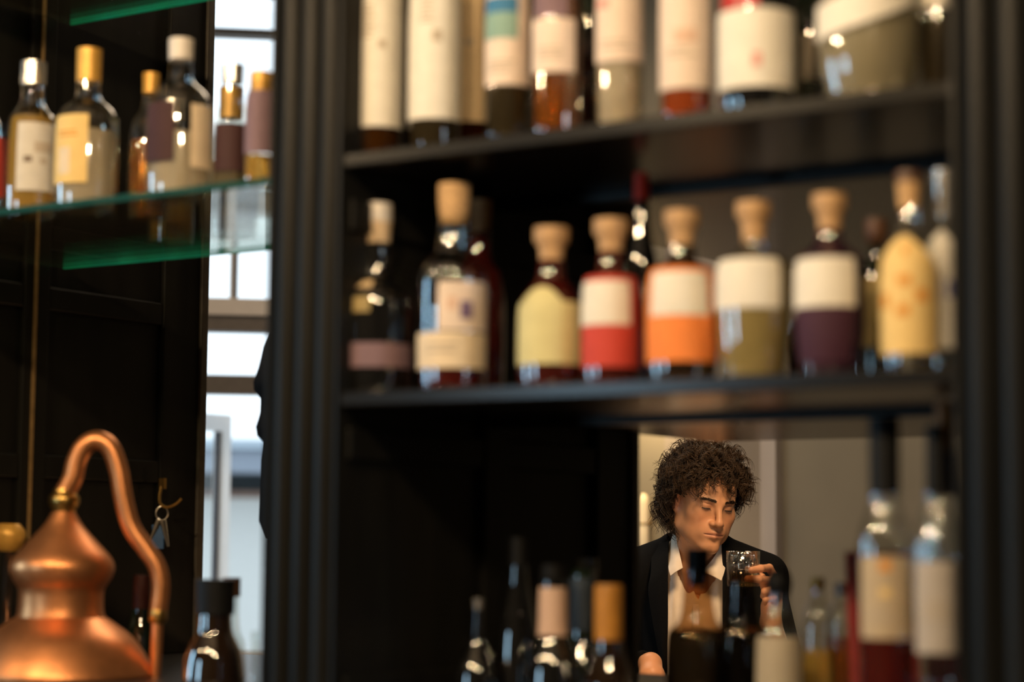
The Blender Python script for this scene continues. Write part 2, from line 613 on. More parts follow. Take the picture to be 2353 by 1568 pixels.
# --- upper board
B['u1'] = bottle('liquor_bottle', 'tall bottle with full height ivory label, leftmost on the upper board', 874, Y1, ZU, top_neck(874, 56) + [(320, 56), (336, 52)], M_smoke,
                 cap=[([(-290, 17), (-225, 17)], M_blackcap)], fill=(-20, L_amber), group=UPPER,
                 labels=[(822, 928, -60, 300, P_white, dict(wrap=(.15, 0), prints=text_lines(838, 868, 25, 105, 7) + [(872, 888, 105, 122, P_softink)]))])
B['u2'] = bottle('liquor_bottle', 'tall ivory labelled bottle with small brown sprig mark, second from left on upper board', 1002, Y1, ZU, top_neck(1002, 60) + [(310, 60), (325, 56)], M_smoke,
                 cap=[([(-290, 17), (-225, 17)], M_blackcap)], fill=(-20, L_grey), group=UPPER,
                 labels=[(944, 1060, -60, 283, P_white, dict(wrap=(.15, 0), prints=text_lines(968, 1008, 8, 70, 6) + [(996, 1016, 82, 108, P_softink)]))])
B['u3'] = bottle('liquor_bottle', 'tan labelled amber bottle half hidden behind the ivory labelled bottles', 1085, 2.70, ZU, top_neck(1085, 48) + [(290, 48), (305, 44)], M_brownglass,
                 cap=[([(-290, 15), (-225, 15)], M_blackcap)], fill=(-20, L_amber), group=UPPER,
                 labels=[(1040, 1128, -60, 288, P_tan, dict(prints=[(1070, 1090, 100, 116, P_softink)]))])
B['u4'] = bottle('liquor_bottle', 'cream labelled bottle with blue and green picture on upper board', 1168, Y1, ZU, top_neck(1168, 52) + [(285, 52), (302, 48)], M_smoke,
                 cap=[([(-290, 16), (-225, 16)], M_cork)], fill=(-20, L_grey), group=UPPER,
                 labels=[(1118, 1216, -60, 205, P_pinkish, dict(prints=[(1119, 1191, 4, 40, P_blue), (1119, 1191, 40, 100, P_teal)] + text_lines(1125, 1190, 150, 180, 3)))])
B['u5'] = bottle('liquor_bottle', 'amber whisky bottle with cream label and mauve picture above it', 1280, Y1, ZU, top_neck(1280, 56) + [(275, 56), (291, 52)], M_clear,
                 cap=[([(-290, 17), (-225, 17)], M_blackcap)], fill=(-30, L_deepamber), group=UPPER,
                 labels=[(1226, 1322, 54, 176, P_pinkish, dict(prints=text_lines(1240, 1300, 120, 150, 3))), (1230, 1304, -60, 52, P_mauve)])
B['u6'] = bottle('liquor_bottle', 'slim amber bottle with dark neck squeezed behind the whisky bottle', 1352, 2.74, ZU, [(-200, 12), (40, 13), (85, 15), (130, 32), (280, 33), (296, 30)], M_brownglass,
                 cap=[([(-230, 14), (70, 15)], M_darkgreen)], fill=(95, L_deepamber), group=UPPER)
B['u7'] = bottle('liquor_bottle', 'pale clear bottle with cream label and orange corner on upper board', 1425, Y1 + .02, ZU, top_neck(1425, 56) + [(255, 56), (272, 52)], M_clear,
                 cap=[([(-290, 17), (-225, 17)], M_cork)], fill=(-20, L_milky), group=UPPER,
                 labels=[(1371, 1476, -60, 152, P_pinkish, dict(prints=[(1376, 1400, 8, 30, P_pinkink)] + text_lines(1385, 1460, 105, 130, 2)))])
B['u8'] = bottle('liquor_bottle', 'red liqueur bottle under a tall blush white label on upper board', 1578, Y1, ZU, top_neck(1578, 62) + [(238, 62), (256, 58)], M_clear,
                 cap=[([(-290, 18), (-225, 18)], P_redwax)], fill=(-20, L_orange), group=UPPER,
                 labels=[(1517, 1632, -60, 215, P_pinkish, dict(wrap=(.1, 0), prints=[(1550, 1600, 80, 112, P_blush)] + text_lines(1535, 1610, 125, 150, 2)))])
B['u9'] = bottle('liquor_bottle', 'wide black bottle with plain white label and red wax seal', 1738, Y1, ZU, [(-230, 26), (-120, 28), (-80, 60), (-40, 88), (215, 88), (232, 82)], M_black,
                 cap=[([(-260, 28), (-190, 28)], P_redwax)], group=UPPER,
                 labels=[(1652, 1822, 38, 216, P_white, dict(wrap=(.1, 0), prints=[(1728, 1748, 140, 172, P_pinkink)])), (1660, 1745, -50, 36, P_redwax, dict(name='wax_seal'))])
B['u10'] = bottle('liquor_bottle', 'dark green bottle between the wax sealed bottle and the clear flask', 1858, 2.72, ZU, top_neck(1858, 36) + [(220, 36), (235, 33)], M_darkgreen, group=UPPER,
                  cap=[([(-290, 12), (-225, 12)], M_blackcap)], labels=[(1845, 1885, 85, 190, P_softink)])
ua = bottle('flask_bottle', 'big clear flask bottle with slanting white label on upper board', 1998, Y1, ZU, [(-260, 30), (-170, 32), (-120, 80), (-60, 122), (150, 122), (195, 112), (210, 100)], M_clear,
            cap=[([(-300, 32), (-230, 32)], M_cork)], fill=(-10, mat('cloudy_liquid', (0.42, 0.36, 0.24), 0.2, trans=0.3, ior=1.33)), group=UPPER,
            labels=[(1880, 2092, 22, 102, P_white, dict(wrap=(.05, 0), slant=70))])
B['u12'] = bottle('liquor_bottle', 'clear bottle with white neck label at the right end of upper board', 2150, Y1 + .04, ZU, top_neck(2150, 40) + [(172, 40), (188, 36)], M_smoke,
                  cap=[([(-290, 13), (-225, 13)], M_blackcap)], fill=(40, L_grey), group=UPPER,
                  labels=[(2118, 2180, -60, 26, P_white)])

# --- middle board
tcork = lambda cx, y, w: [([(y, w), (y + 34, w), (y + 40, w * .72), (y + 92, w * .62)], M_woodcap)]
B['m1'] = bottle('liquor_bottle', 'black bottle with white topped cork and purple band, leftmost on middle board', 866, Y1, ZM, [(556, 27), (632, 29), (650, 40), (672, 74), (700, 84), (872, 84), (892, 78)], M_black,
                 cap=[([(470, 33), (512, 34)], M_whitecap), ([(512, 33), (560, 29)], M_corkpale)], capname='cork', group=MID,
                 labels=[(783, 950, 795, 850, P_mauve, dict(wrap=(.2, .2))), (800, 850, 650, 668, P_tan), (812, 850, 690, 725, P_olive)])
B['m2'] = bottle('liquor_bottle', 'tall clear bottle with fat cork and cream band label on middle board', 1042, Y1, ZM, [(500, 34), (570, 38), (590, 48), (615, 74), (640, 80), (868, 80), (884, 74)], M_clear,
                 cap=[([(425, 37), (480, 36), (516, 28)], M_cork)], capname='cork', fill=(850, L_rose), group=MID,
                 labels=[(1008, 1116, 655, 766, P_pinkish, dict(prints=[(1058, 1085, 700, 740, P_purpleink), (1028, 1050, 690, 720, P_blush)])), (961, 1116, 770, 852, P_cream, dict(wrap=(.15, 0), prints=text_lines(985, 1080, 795, 825, 2)))])
B['m2b'] = bottle('liquor_bottle', 'dark red bottle with cork standing just behind the fat corked bottle', 1100, 2.74, ZM, [(535, 26), (600, 28), (640, 62), (855, 62), (872, 58)], M_darkred,
                  cap=[([(462, 30), (540, 25)], M_cork)], capname='cork', group=MID)
B['m3'] = bottle('cordial_bottle', 'dark red cordial bottle with pale lime arched label and wooden stopper', 1267, Y1, ZM, [(600, 30), (640, 32), (660, 48), (690, 70), (720, 76), (868, 76), (884, 71)], M_darkred,
                 cap=tcork(1285, 525, 41), capname='stopper', group=MID,
                 labels=[(1191, 1340, 664, 842, P_lime, dict(wrap=(.2, .1), arch=lambda s: 0.80 + 0.20 * (max(0.0, 1 - ((s - .43) / .22) ** 2)) ** .5))])
B['m4'] = bottle('cordial_bottle', 'red labelled cordial bottle with white panel and wooden stopper', 1404, Y1, ZM, [(580, 28), (618, 30), (632, 46), (646, 66), (850, 67), (870, 62)], M_darkred,
                 cap=tcork(1430, 506, 41), capname='stopper', group=MID,
                 labels=[(1338, 1470, 640, 848, P_red, dict(wrap=(.3, .2), prints=[(1338, 1447, 652, 752, P_white)]))])
B['m5'] = bottle('cordial_bottle', 'orange labelled cordial bottle with white panel and wooden stopper', 1567, Y1, ZM, [(565, 29), (598, 32), (612, 54), (626, 81), (838, 82), (862, 76)], M_darkbrown,
                 cap=tcork(1580, 486, 41), capname='stopper', group=MID,
                 labels=[(1486, 1648, 620, 837, P_orange, dict(wrap=(.3, .2), prints=[(1498, 1626, 632, 732, P_white)]))])
B['m6'] = bottle('cordial_bottle', 'olive cordial bottle with white label and wooden stopper', 1732, Y1, ZM, [(548, 29), (578, 32), (590, 58), (604, 86), (700, 88), (780, 84), (830, 76), (852, 68)], M_clear,
                 cap=tcork(1740, 466, 41), capname='stopper', fill=(606, L_olive), group=MID, liquid_scale=0.95,
                 labels=[(1646, 1792, 602, 716, P_white, dict(wrap=(.1, 0)))])
B['m7'] = bottle('cordial_bottle', 'deep purple cordial bottle with white label and wooden stopper', 1908, Y1, ZM, [(530, 29), (562, 32), (578, 58), (594, 80), (720, 82), (790, 78), (835, 70), (848, 64)], M_darkpurple,
                 cap=tcork(1915, 448, 40), capname='stopper', group=MID,
                 labels=[(1827, 1964, 600, 712, P_white, dict(wrap=(.1, 0))), (1830, 1960, 712, 838, P_plum)])
B['m8'] = bottle('liquor_bottle', 'green bottle with blue neck half hidden behind the yellow flowered bottle', 2015, 2.72, ZM, [(560, 16), (600, 18), (630, 36), (800, 38), (830, 36)], M_darkgreen,
                 cap=[([(505, 26), (548, 26), (565, 16)], M_browncap)], group=MID, labels=[(1985, 2030, 640, 800, P_olive)])
gar = lambda s: 0.62 + 0.38 * (max(0.0, 1 - abs((s - .45) / .62) ** 1.6))
B['m9'] = bottle('liquor_bottle', 'yellow bottle with orange flower pattern and pointed top label', 2090, Y1, ZM, [(478, 24), (515, 28), (545, 42), (590, 62), (620, 66), (806, 66), (828, 60)], M_clear,
                 cap=[([(396, 30), (420, 31)], M_browncap), ([(420, 28), (482, 22)], M_cork)], capname='cork', group=MID,
                 labels=[(2026, 2150, 545, 818, P_saffron, dict(wrap=(.2, .1), arch=gar, prints=[(2062, 2092, 640, 662, P_orangeink), (2102, 2126, 672, 700, P_orangeink), (2030, 2044, 680, 712, P_orangeink), (2060, 2088, 708, 732, P_orangeink), (2072, 2084, 570, 592, P_orangeink)]))])
B['m10'] = bottle('liquor_bottle', 'white bottle with blue pattern beside the right post', 2172, Y1 + .05, ZM, [(500, 18), (530, 24), (560, 44), (600, 52), (800, 52), (820, 48)], M_clear,
                  cap=[([(392, 26), (505, 20)], M_silver)], group=MID,
                  labels=[(2124, 2215, 530, 806, P_grey, dict(wrap=(.2, .1), arch=gar, prints=[(2150, 2162, 640, 700, P_blueink), (2176, 2192, 650, 690, P_blueink), (2140, 2156, 720, 745, P_blueink)]))])
# tall dark bottle whose red capsule reaches up to the board above
B['mr'] = bottle('liquor_bottle', 'tall dark bottle with red capsule reaching up behind red and orange cordials', 1474, 2.70, ZM, [(440, 16), (500, 18), (560, 26), (610, 38), (820, 39), (860, 37)], M_black,
                 cap=[([(398, 17), (462, 19)], mat('bright_red_capsule', (0.80, 0.06, 0.03), 0.35, noise=0.1))], capname='capsule', group=MID)

# copies imitating mirror reflections of the middle board bottles, turned away
for key, lab, dx in (('m3', 'mirror image of lime labelled cordial bottle in rear row of middle board', -.01), ('m4', 'mirror image of red labelled cordial bottle in rear row of middle board', .01),
                     ('m5', 'mirror image of orange labelled cordial bottle in rear row of middle board', 0.0), ('m6', 'mirror image of olive cordial bottle in rear row of middle board', .015), ('m7', 'mirror image of purple cordial bottle in rear row of middle board', 0.0)):
    c = copy_tree(B[key])
    c.location = (B[key].location.x + dx, 3.27, ZM)
    c.rotation_euler.z = PI
    tag(c, lab, 'bottle', MID)

# --- counter, centre and right
YC = 2.74
B['l0'] = bottle('liquor_bottle', 'slim dark bottle with pale pouring spout at left of the counter bottles', 1097, YC, ZC, [(1400, 11), (1470, 14), (1500, 30), (1540, 52), (1760, 54), (1790, 50)], M_black,
                 cap=[([(1376, 11), (1412, 10), (1480, 12)], M_silver)], capname='spout', group=LOW)
B['l1'] = bottle('liquor_bottle', 'tall black wine bottle on counter, its neck rising highest at the left', 1190, YC + .06, ZC, [(1245, 19), (1330, 21), (1380, 30), (1450, 46), (1520, 52), (1720, 54), (1745, 50)], M_black,
                 cap=[([(1236, 20), (1300, 21)], M_blackcap)], capname='capsule', group=LOW)
B['l2'] = bottle('liquor_bottle', 'dark bottle with peach neck label standing on the counter', 1270, YC, ZC, [(1320, 27), (1350, 32), (1458, 33), (1480, 40), (1520, 60), (1580, 66), (1760, 66), (1780, 62)], M_black,
                 cap=[([(1298, 28), (1350, 29)], M_blackcap)], group=LOW, labels=[(1206, 1336, 1350, 1460, P_blush, dict(name='neck_label'))])
B['l3'] = bottle('liquor_bottle', 'dark green bottle with slate blue neck band on the counter', 1338, YC + .09, ZC, [(1310, 24), (1340, 28), (1450, 29), (1480, 34), (1530, 54), (1740, 56), (1765, 52)], M_darkgreen,
                 cap=[([(1328, 29), (1452, 30)], mat('slate_blue_band', (0.035, 0.048, 0.065), 0.5, noise=0.1))], capname='neck_band', group=LOW)
B['l4'] = bottle('drinking_glass', 'clear upright tube glass behind the blue banded bottle', 1350, YC + .2, ZC, [(1284, 22), (1400, 22), (1500, 22), (1690, 22), (1700, 20)], M_clear, group='bar glassware', cat='glass')
B['l5'] = bottle('liquor_bottle', 'dark bottle with ochre neck wrapper beside the dark post', 1398, YC, ZC, [(1345, 28), (1360, 31), (1492, 32), (1540, 48), (1580, 58), (1760, 60), (1780, 56)], M_darkbrown,
                 cap=[([(1344, 31), (1352, 33), (1440, 33), (1492, 33)], mat('ochre_wrapper', (0.50, 0.22, 0.035), 0.45, noise=0.15))], capname='neck_wrapper', group=LOW)
YR = 3.02
M_amberneck = glass('amber_neck', (0.62, 0.48, 0.32), 0.05, haze=0.03, hazecol=(0.35, 0.25, 0.14))
M_smokyneck = glass('smoky_neck', (0.42, 0.34, 0.25), 0.05)
B['l6'] = bottle('liquor_bottle', 'black bottle with tall black stopper in front of the person in the jacket', 1604, YR, ZC, [(1310, 32), (1430, 38), (1446, 66), (1470, 74), (1640, 76), (1655, 70)], M_amberneck,
                 cap=[([(1262, 26), (1318, 26), (1330, 20), (1348, 18)], M_blackcap)], capname='stopper', group=LOW, fill=(1446, M_black), liquid_scale=0.985)
B['l7'] = bottle('liquor_bottle', 'black bottle with smoky brown neck below the tumbler', 1706, YR - .02, ZC, [(1312, 30), (1336, 37), (1430, 42), (1446, 60), (1480, 64), (1650, 66), (1668, 62)], M_smokyneck,
                 group=LOW, fill=(1446, M_black), liquid_scale=0.985)
B['l8'] = bottle('liquor_bottle', 'clear bottle with black ball stopper and beige label', 1790, YR - .1, ZC, [(1364, 26), (1400, 28), (1430, 40), (1462, 54), (1640, 56), (1680, 52)], M_clear,
                 cap=[([(1308, 18), (1330, 30), (1350, 30), (1370, 22)], M_blackcap)], capname='stopper', fill=(1500, L_milky), group=LOW,
                 labels=[(1738, 1840, 1462, 1580, paper('beige_paper', (0.50, 0.42, 0.30)))])
B['l9'] = bottle('liquor_bottle', 'small clear decanter with amber stopper near the beige labelled bottle', 1880, YR, ZC, [(1352, 16), (1380, 18), (1400, 30), (1450, 40), (1640, 42), (1660, 38)], M_clear,
                 cap=[([(1328, 15), (1346, 17), (1358, 12)], M_gold)], capname='stopper', fill=(1490, L_gold), group=LOW)
B['l10'] = bottle('liquor_bottle', 'small clear round shouldered bottle left of the red menu card', 1935, YR + .03, ZC, [(1345, 15), (1380, 17), (1402, 30), (1440, 38), (1640, 40), (1655, 36)], M_clear,
                  cap=[([(1340, 17), (1368, 17)], M_silver)], fill=(1465, L_deepamber), group=LOW)
YW = 2.62
B['l11'] = bottle('wine_bottle', 'clear wine bottle with black capsule and shade-darkened label, red below', 2034, YW, ZC, [(1128, 34), (1150, 35), (1180, 42), (1215, 58), (1250, 64), (1280, 66), (1620, 66), (1640, 62)], M_clear,
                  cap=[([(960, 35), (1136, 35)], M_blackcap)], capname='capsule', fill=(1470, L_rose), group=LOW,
                  labels=[(1980, 2090, 1278, 1466, paper('shaded_beige_paper', (0.52, 0.41, 0.27)), dict(prints=[(2020, 2046, 1288, 1312, P_orangeink), (2022, 2044, 1352, 1370, P_saffron)] + text_lines(2000, 2070, 1395, 1440, 3)))])  # label paper darkened to stand in for shade under the board
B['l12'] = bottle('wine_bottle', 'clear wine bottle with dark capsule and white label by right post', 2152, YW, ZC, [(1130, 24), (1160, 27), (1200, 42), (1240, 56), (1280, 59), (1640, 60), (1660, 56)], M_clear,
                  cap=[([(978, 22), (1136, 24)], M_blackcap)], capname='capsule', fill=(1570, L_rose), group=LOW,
                  labels=[(2104, 2200, 1290, 1500, paper('shaded_white_paper', (0.46, 0.41, 0.36)), dict(prints=text_lines(2120, 2190, 1380, 1430, 3)))])  # label colour lowered to imitate shade from the board above
B['l13'] = bottle('wine_bottle', 'wine bottle with amber wrapped neck behind the white labelled one', 2172, YW + .12, ZC, [(1030, 22), (1140, 24), (1180, 40), (1220, 52), (1600, 54), (1620, 50)], M_clear,
                  cap=[([(926, 20), (1040, 21)], mat('amber_capsule', (0.42, 0.15, 0.02), 0.4, noise=0.1)), ([(1040, 22), (1140, 24)], P_plum)], capname='capsule', group=LOW, fill=(1500, L_rose))

# --- left bay glass shelf
YG = 2.64
B['g0'] = bottle('liquor_bottle', 'red labelled bottle at the left end of the glass shelf', -28, YG, GZ1, [(200, 14), (260, 16), (300, 38), (455, 40), (468, 38)], M_clear, cap=[([(165, 16), (215, 16)], M_silver)], group=GLS,
                 labels=[(-66, 10, 318, 455, P_red)])
B['g1'] = bottle('liquor_bottle', 'silver capped bottle with grey white label on the glass shelf', 74, YG, GZ1, [(190, 25), (240, 27), (256, 38), (275, 56), (458, 58), (472, 54)], M_clear,
                 cap=[([(145, 29), (196, 29)], M_silver)], fill=(272, L_gold), group=GLS,
                 labels=[(42, 127, 290, 446, P_grey, dict(prints=[(80, 118, 335, 358, P_softink), (58, 76, 368, 382, P_ink), (94, 108, 372, 384, P_softink)]))])
B['g2'] = bottle('liquor_bottle', 'round shouldered clear bottle with gold cap and yellow label', 202, YG, GZ1, [(186, 27), (228, 28), (240, 44), (262, 66), (290, 72), (440, 72), (456, 68)], M_clear,
                 cap=[([(115, 29), (190, 28)], M_gold)], fill=(305, L_milky), group=GLS,
                 labels=[(132, 204, 275, 431, P_yellow, dict(wrap=(.1, 0), prints=text_lines(140, 190, 312, 330, 2, P_orangeink) + [(142, 165, 350, 410, P_cream)]))])
B['g3'] = bottle('liquor_bottle', 'amber bottle with gold cap behind the maroon labelled bottle', 345, YG + .13, GZ1, [(214, 18), (255, 20), (285, 46), (430, 48), (446, 46)], M_clear,
                 cap=[([(170, 20), (216, 19)], M_gold)], fill=(325, L_amber), group=GLS)
B['g4'] = bottle('liquor_bottle', 'tall clear bottle with pale stopper and maroon label', 414, YG, GZ1, [(136, 25), (190, 28), (205, 50), (225, 68), (255, 75), (405, 76), (420, 72)], M_clear,
                 cap=[([(92, 29), (140, 28)], M_whitecap)], capname='stopper', fill=(312, L_milky), group=GLS,
                 labels=[(341, 402, 246, 382, P_maroon), (440, 486, 250, 395, P_cream)])
B['g5'] = bottle('liquor_bottle', 'clear necked bottle with near black label, second from the post', 533, YG + .05, GZ1, [(190, 22), (240, 24), (265, 42), (395, 44), (408, 42)], M_clear,
                 cap=[([(150, 25), (192, 24)], M_silver)], fill=(290, L_grey), group=GLS, labels=[(494, 570, 290, 400, P_maroon)])
B['g6'] = bottle('liquor_bottle', 'bottle in purple brown wrapper touching the fluted post', 601, YG, GZ1, [(175, 26), (210, 28), (225, 36), (392, 37), (406, 35)], M_clear,
                 cap=[([(168, 27), (214, 27)], M_gold)], fill=(360, L_gold), group=GLS, labels=[(566, 636, 212, 358, P_mauve, dict(wrap=(.3, .2)))])
for key, lab, dx in (('g1', 'mirror image of silver capped bottle at rear of the glass shelf', 0), ('g2', 'mirror image of gold capped bottle at rear of the glass shelf', .01), ('g4', 'mirror image of stoppered clear bottle at rear of the glass shelf', 0)):
    c = copy_tree(B[key])  # copy stands in for the bottle's mirror reflection
    c.location = (B[key].location.x + dx, 3.02, GZ1)
    c.rotation_euler.z = PI
    tag(c, lab, 'bottle', GLS)

# --- left bay counter
B['c1'] = bottle('liquor_bottle', 'dark bottle with red brown capsule behind the copper pipe', 324, 3.05, ZC, [(1330, 18), (1410, 20), (1450, 34), (1600, 36), (1620, 34)], M_darkgreen,
                 cap=[([(1322, 20), (1420, 21)], mat('oxblood_capsule', (0.05, 0.012, 0.008), 0.4, noise=0.1))], capname='capsule', group=LOW)
B['c2'] = bottle('liquor_bottle', 'squat dark brown bottle with wide black cap by the bright gap', 492, 2.80, ZC, [(1410, 38), (1450, 40), (1470, 50), (1500, 64), (1540, 70), (1600, 72), (1615, 68)], M_darkbrown,
                 cap=[([(1332, 46), (1412, 44)], M_blackcap)], group=LOW)
B['c3'] = bottle('liquor_bottle', 'clear bottle with brown cap half hidden behind the squat brown bottle', 530, 2.96, ZC, [(1368, 17), (1450, 18), (1480, 34), (1580, 38), (1600, 36)], M_clear,
                 cap=[([(1328, 20), (1372, 20)], M_browncap)], group=LOW)
B['c4'] = bottle('glass_tube', 'slim clear glass tube beside the fluted post', 585, 2.72, ZC, [(1452, 9), (1480, 8), (1545, 8), (1570, 10), (1580, 10)], M_clear, group='bar glassware', cat='glass')
B['c5'] = bottle('liquor_bottle', 'clear decanter with gold leaf stopper left of the copper still', 18, 2.98, ZC, [(1262, 26), (1300, 28), (1340, 30), (1500, 32), (1590, 34)], M_clear,
                 cap=[([(1204, 24), (1225, 40), (1250, 34), (1268, 22)], M_gold)], capname='stopper', group=LOW)

# ------------------------------------------------------------------ copper still
SY = 2.80
SX = 140
k = (at(SX, 1400, SY) - CAM).dot(fw) / F
so = at(SX, 1400, SY)
still = empty('copper_still', (so.x, SY, ZC))
tag(still, 'polished copper pot still with swan neck pipe on the counter', 'still')
zf = lambda py: at(SX, py, SY).z - ZC
xf = lambda px: (px - SX) * k
P = lambda px, py, d=0.0: Vector((xf(px) * r0.x, xf(px) * r0.y + d, zf(py)))
prof = [(196, 1575), (212, 1566), (216, 1550), (208, 1530), (192, 1500), (164, 1462), (122, 1432), (102, 1418)]
MB().lathe(smooth_prof([(r * k, max(0, zf(y))) for r, y in prof]), 56).build('pot', M_copper, still, True)
MB().lathe(smooth_prof([(100 * k, zf(1424)), (100 * k, zf(1416)), (96 * k, zf(1400)), (96 * k, zf(1356)), (102 * k, zf(1346))], 1), 56).build('collar', M_copper, still, True)
head = [(100, 1348), (108, 1338), (118, 1318), (120, 1300), (112, 1282), (90, 1258), (62, 1228), (42, 1205), (30, 1184), (26, 1176)]
MB().lathe(smooth_prof([(r * k, zf(y)) for r, y in head]), 56).build('onion_head', M_copper, still, True)
MB().lathe(smooth_prof([(25 * k, zf(1182)), (27 * k, zf(1172)), (35 * k, zf(1158)), (35 * k, zf(1142)), (26 * k, zf(1134)), (24 * k, zf(1124))], 1), 32).build('brass_collar', M_brass, still, True)


def cat_rom(pts, n=8):
    P_ = [pts[0]] + list(pts) + [pts[-1]]
    out = []
    for i in range(1, len(P_) - 2):
        a, b, c_, d = P_[i - 1:i + 3]
        for j in range(n):
            t = j / n
            out.append(0.5 * ((2 * b) + (c_ - a) * t + (2 * a - 5 * b + 4 * c_ - d) * t * t + (3 * b - a - 3 * c_ + d) * t ** 3))
    out.append(pts[-1])
    return out


neck = [(140, 1136), (158, 1100), (166, 1062), (184, 1026), (214, 1012), (244, 1030), (264, 1080), (276, 1140), (296, 1208), (330, 1258), (358, 1300), (368, 1345), (364, 1400)]
pts = cat_rom([P(x, y) for x, y in neck], 8)
rad = [k * (24 - 4.0 * i / (len(pts) - 1)) for i in range(len(pts))]
MB().tube(pts, rad, 20).build('swan_neck', M_copper, still, True)
MB().tube([P(364, 1394), P(363, 1404), P(363, 1424), P(362, 1432)], [k * 17, k * 21, k * 21, k * 14], 20).build('pipe_joint', M_brass, still, True)
MB().tube([P(362, 1428), P(361, 1500), Vector((P(360, 1500).x, P(360, 1500).y, 0.0))], [k * 13, k * 13, k * 12], 16).build('outlet_pipe', M_copper, still, True)

# ------------------------------------------------------------------ hook with keys on the far post
hb = pd(372, 1180, 4.60)
hook = empty('key_hook', hb)
tag(hook, 'brass wall hook on the dark post behind the copper still', 'hook')
hx = r0
hk = 4.60 / F
HP = lambda px, py, d=0.0: r0 * ((px - 372) * hk) + Vector((0, 0, (1180 - py) * hk)) + Vector((math.sin(YAW), -math.cos(YAW), 0)) * d
MB().tube(cat_rom([HP(372, 1112), HP(366, 1136), HP(368, 1158), HP(384, 1166), HP(404, 1158), HP(416, 1146)], 6), 0.0035, 8).build('hook_arm', M_brass, hook, True)
MB().box(-0.008, 0.008, -0.004, 0.004, -0.012, 0.012, Matrix.Translation(HP(372, 1112))).build('hook_plate', M_brass, hook)
keys = empty('key_bunch', hb)
tag(keys, 'bunch of steel keys with blue tag hanging from the hook', 'keys')
ring = [HP(372 + 14 * math.sin(a), 1180 - 16 * math.cos(a)) for a in np.linspace(0, 2 * PI, 20)]
M_steel = mat('steel', (0.62, 0.58, 0.50), 0.3, metal=1.0, noise=0.05)
MB().tube(ring, 0.0015, 6).build('ring', M_steel, keys, True)
for (xa_, ya_, xb_, yb_) in ((374, 1196, 388, 1256), (366, 1196, 346, 1244)):
    kb = MB()
    kb.tube([HP(xa_, ya_), HP(xa_ + (xb_ - xa_) * .3, ya_ + (yb_ - ya_) * .3), HP(xb_, yb_)], [0.008, 0.007, 0.003], 8)
    kb.build('key', M_steel, keys, True)
tb = MB()
tb.box(-0.014, 0.014, -0.002, 0.002, -0.055, 0.0, Matrix.Translation(HP(364, 1206)) @ Matrix.Rotation(YAW, 4, 'Z'))
bevel(tb.build('blue_tag', mat('blue_tag', (0.03, 0.09, 0.22), 0.4, noise=0.1), keys), 0.003)

# red menu card leaning on the counter
mc = at(1966, 1360, 2.96)
card = empty('menu_card', (mc.x, 2.96, ZC))
tag(card, 'red menu card standing on edge behind the black capsuled wine bottle', 'menu')
km = (mc - CAM).dot(fw) / F
rm = Matrix.Rotation(YAW - 0.05, 4, 'Z') @ Matrix.Rotation(-0.04, 4, 'Y')
hm = at(1966, 1268, 2.96).z - ZC
MB().box(-0.006, 0.10, 0, 0.004, 0, hm, rm).build('front_cover', mat('red_card', (0.30, 0.02, 0.02), 0.5, noise=0.1), card)
MB().box(-0.006, 0.10, 0.0041, 0.006, 0.002, hm - 0.002, rm).build('inner_sheet', P_blush, card)

# ------------------------------------------------------------------ far window and street
WZ = 8.0
wk = WZ / F
wo = pd(540, 1236, WZ)
wrz = YAW + math.atan((1176 - 540) / F)
WM = Matrix.Translation((wo.x, wo.y, 0)) @ Matrix.Rotation(wrz, 4, 'Z')
wx = lambda px: (px - 540) * wk
wz = lambda py: 1.2 + (1236 - py) * wk
M_frame = mat('cream_frame', (0.70, 0.60, 0.50), 0.5, noise=0.04)
M_framedark = mat('brown_rail', (0.13, 0.10, 0.075), 0.5, noise=0.1)
M_framewhite = mat('white_frame', (0.88, 0.85, 0.84), 0.4, noise=0.03)
x0w, x1w = wx(330), wx(760)
wl = MB()
wl.box(-3.2, x0w, 0, 0.2, 0, CEIL, WM).box(x1w, 1.2, 0, 0.2, 0, CEIL, WM).box(x0w, x1w, 0, 0.2, 0, 0.75, WM).box(x0w, x1w, 0, 0.2, wz(-60), CEIL, WM)
struct('wall_window', wl, M_wallwarm)
win = empty('window_1', (wo.x, wo.y, 0), wrz)
win['kind'] = 'structure'
win['label'] = 'tall bright street window seen through the gap in the left bay'
for nm, m, a in (('upper_rail', M_frame, (x0w, x1w, 0.22, 0.30, wz(708), wz(668))), ('dark_rail', M_framedark, (x0w, x1w, 0.24, 0.34, wz(746), wz(709))),
                 ('dark_rail', M_framedark, (x0w, x1w, 0.24, 0.34, wz(896), wz(851))), ('mullion', M_framedark, (wx(521), wx(534), 0.25, 0.32, wz(667), wz(300))),
                 ('mullion_lip', M_frame, (wx(515), wx(520.6), 0.24, 0.32, wz(667), wz(300))), ('top_rail', M_framedark, (x0w, x1w, 0.24, 0.32, wz(24), wz(8))),
                 ('ledge', M_frame, (x0w, x1w, -0.05, 0.0, 0.71, 0.75)), ('head_panel', mat('cream_panel', (0.85, 0.74, 0.60), 0.5, noise=0.03), (x0w, x1w, 0.25, 0.29, wz(466), wz(402)))):
    MB().box(*a).build(nm, m, win)
MB().box(x0w, x1w, 0.40, 0.408, 0.75, wz(-60)).build('pane', glass('window_pane', (0.97, 0.98, 0.98), 0.02), win)
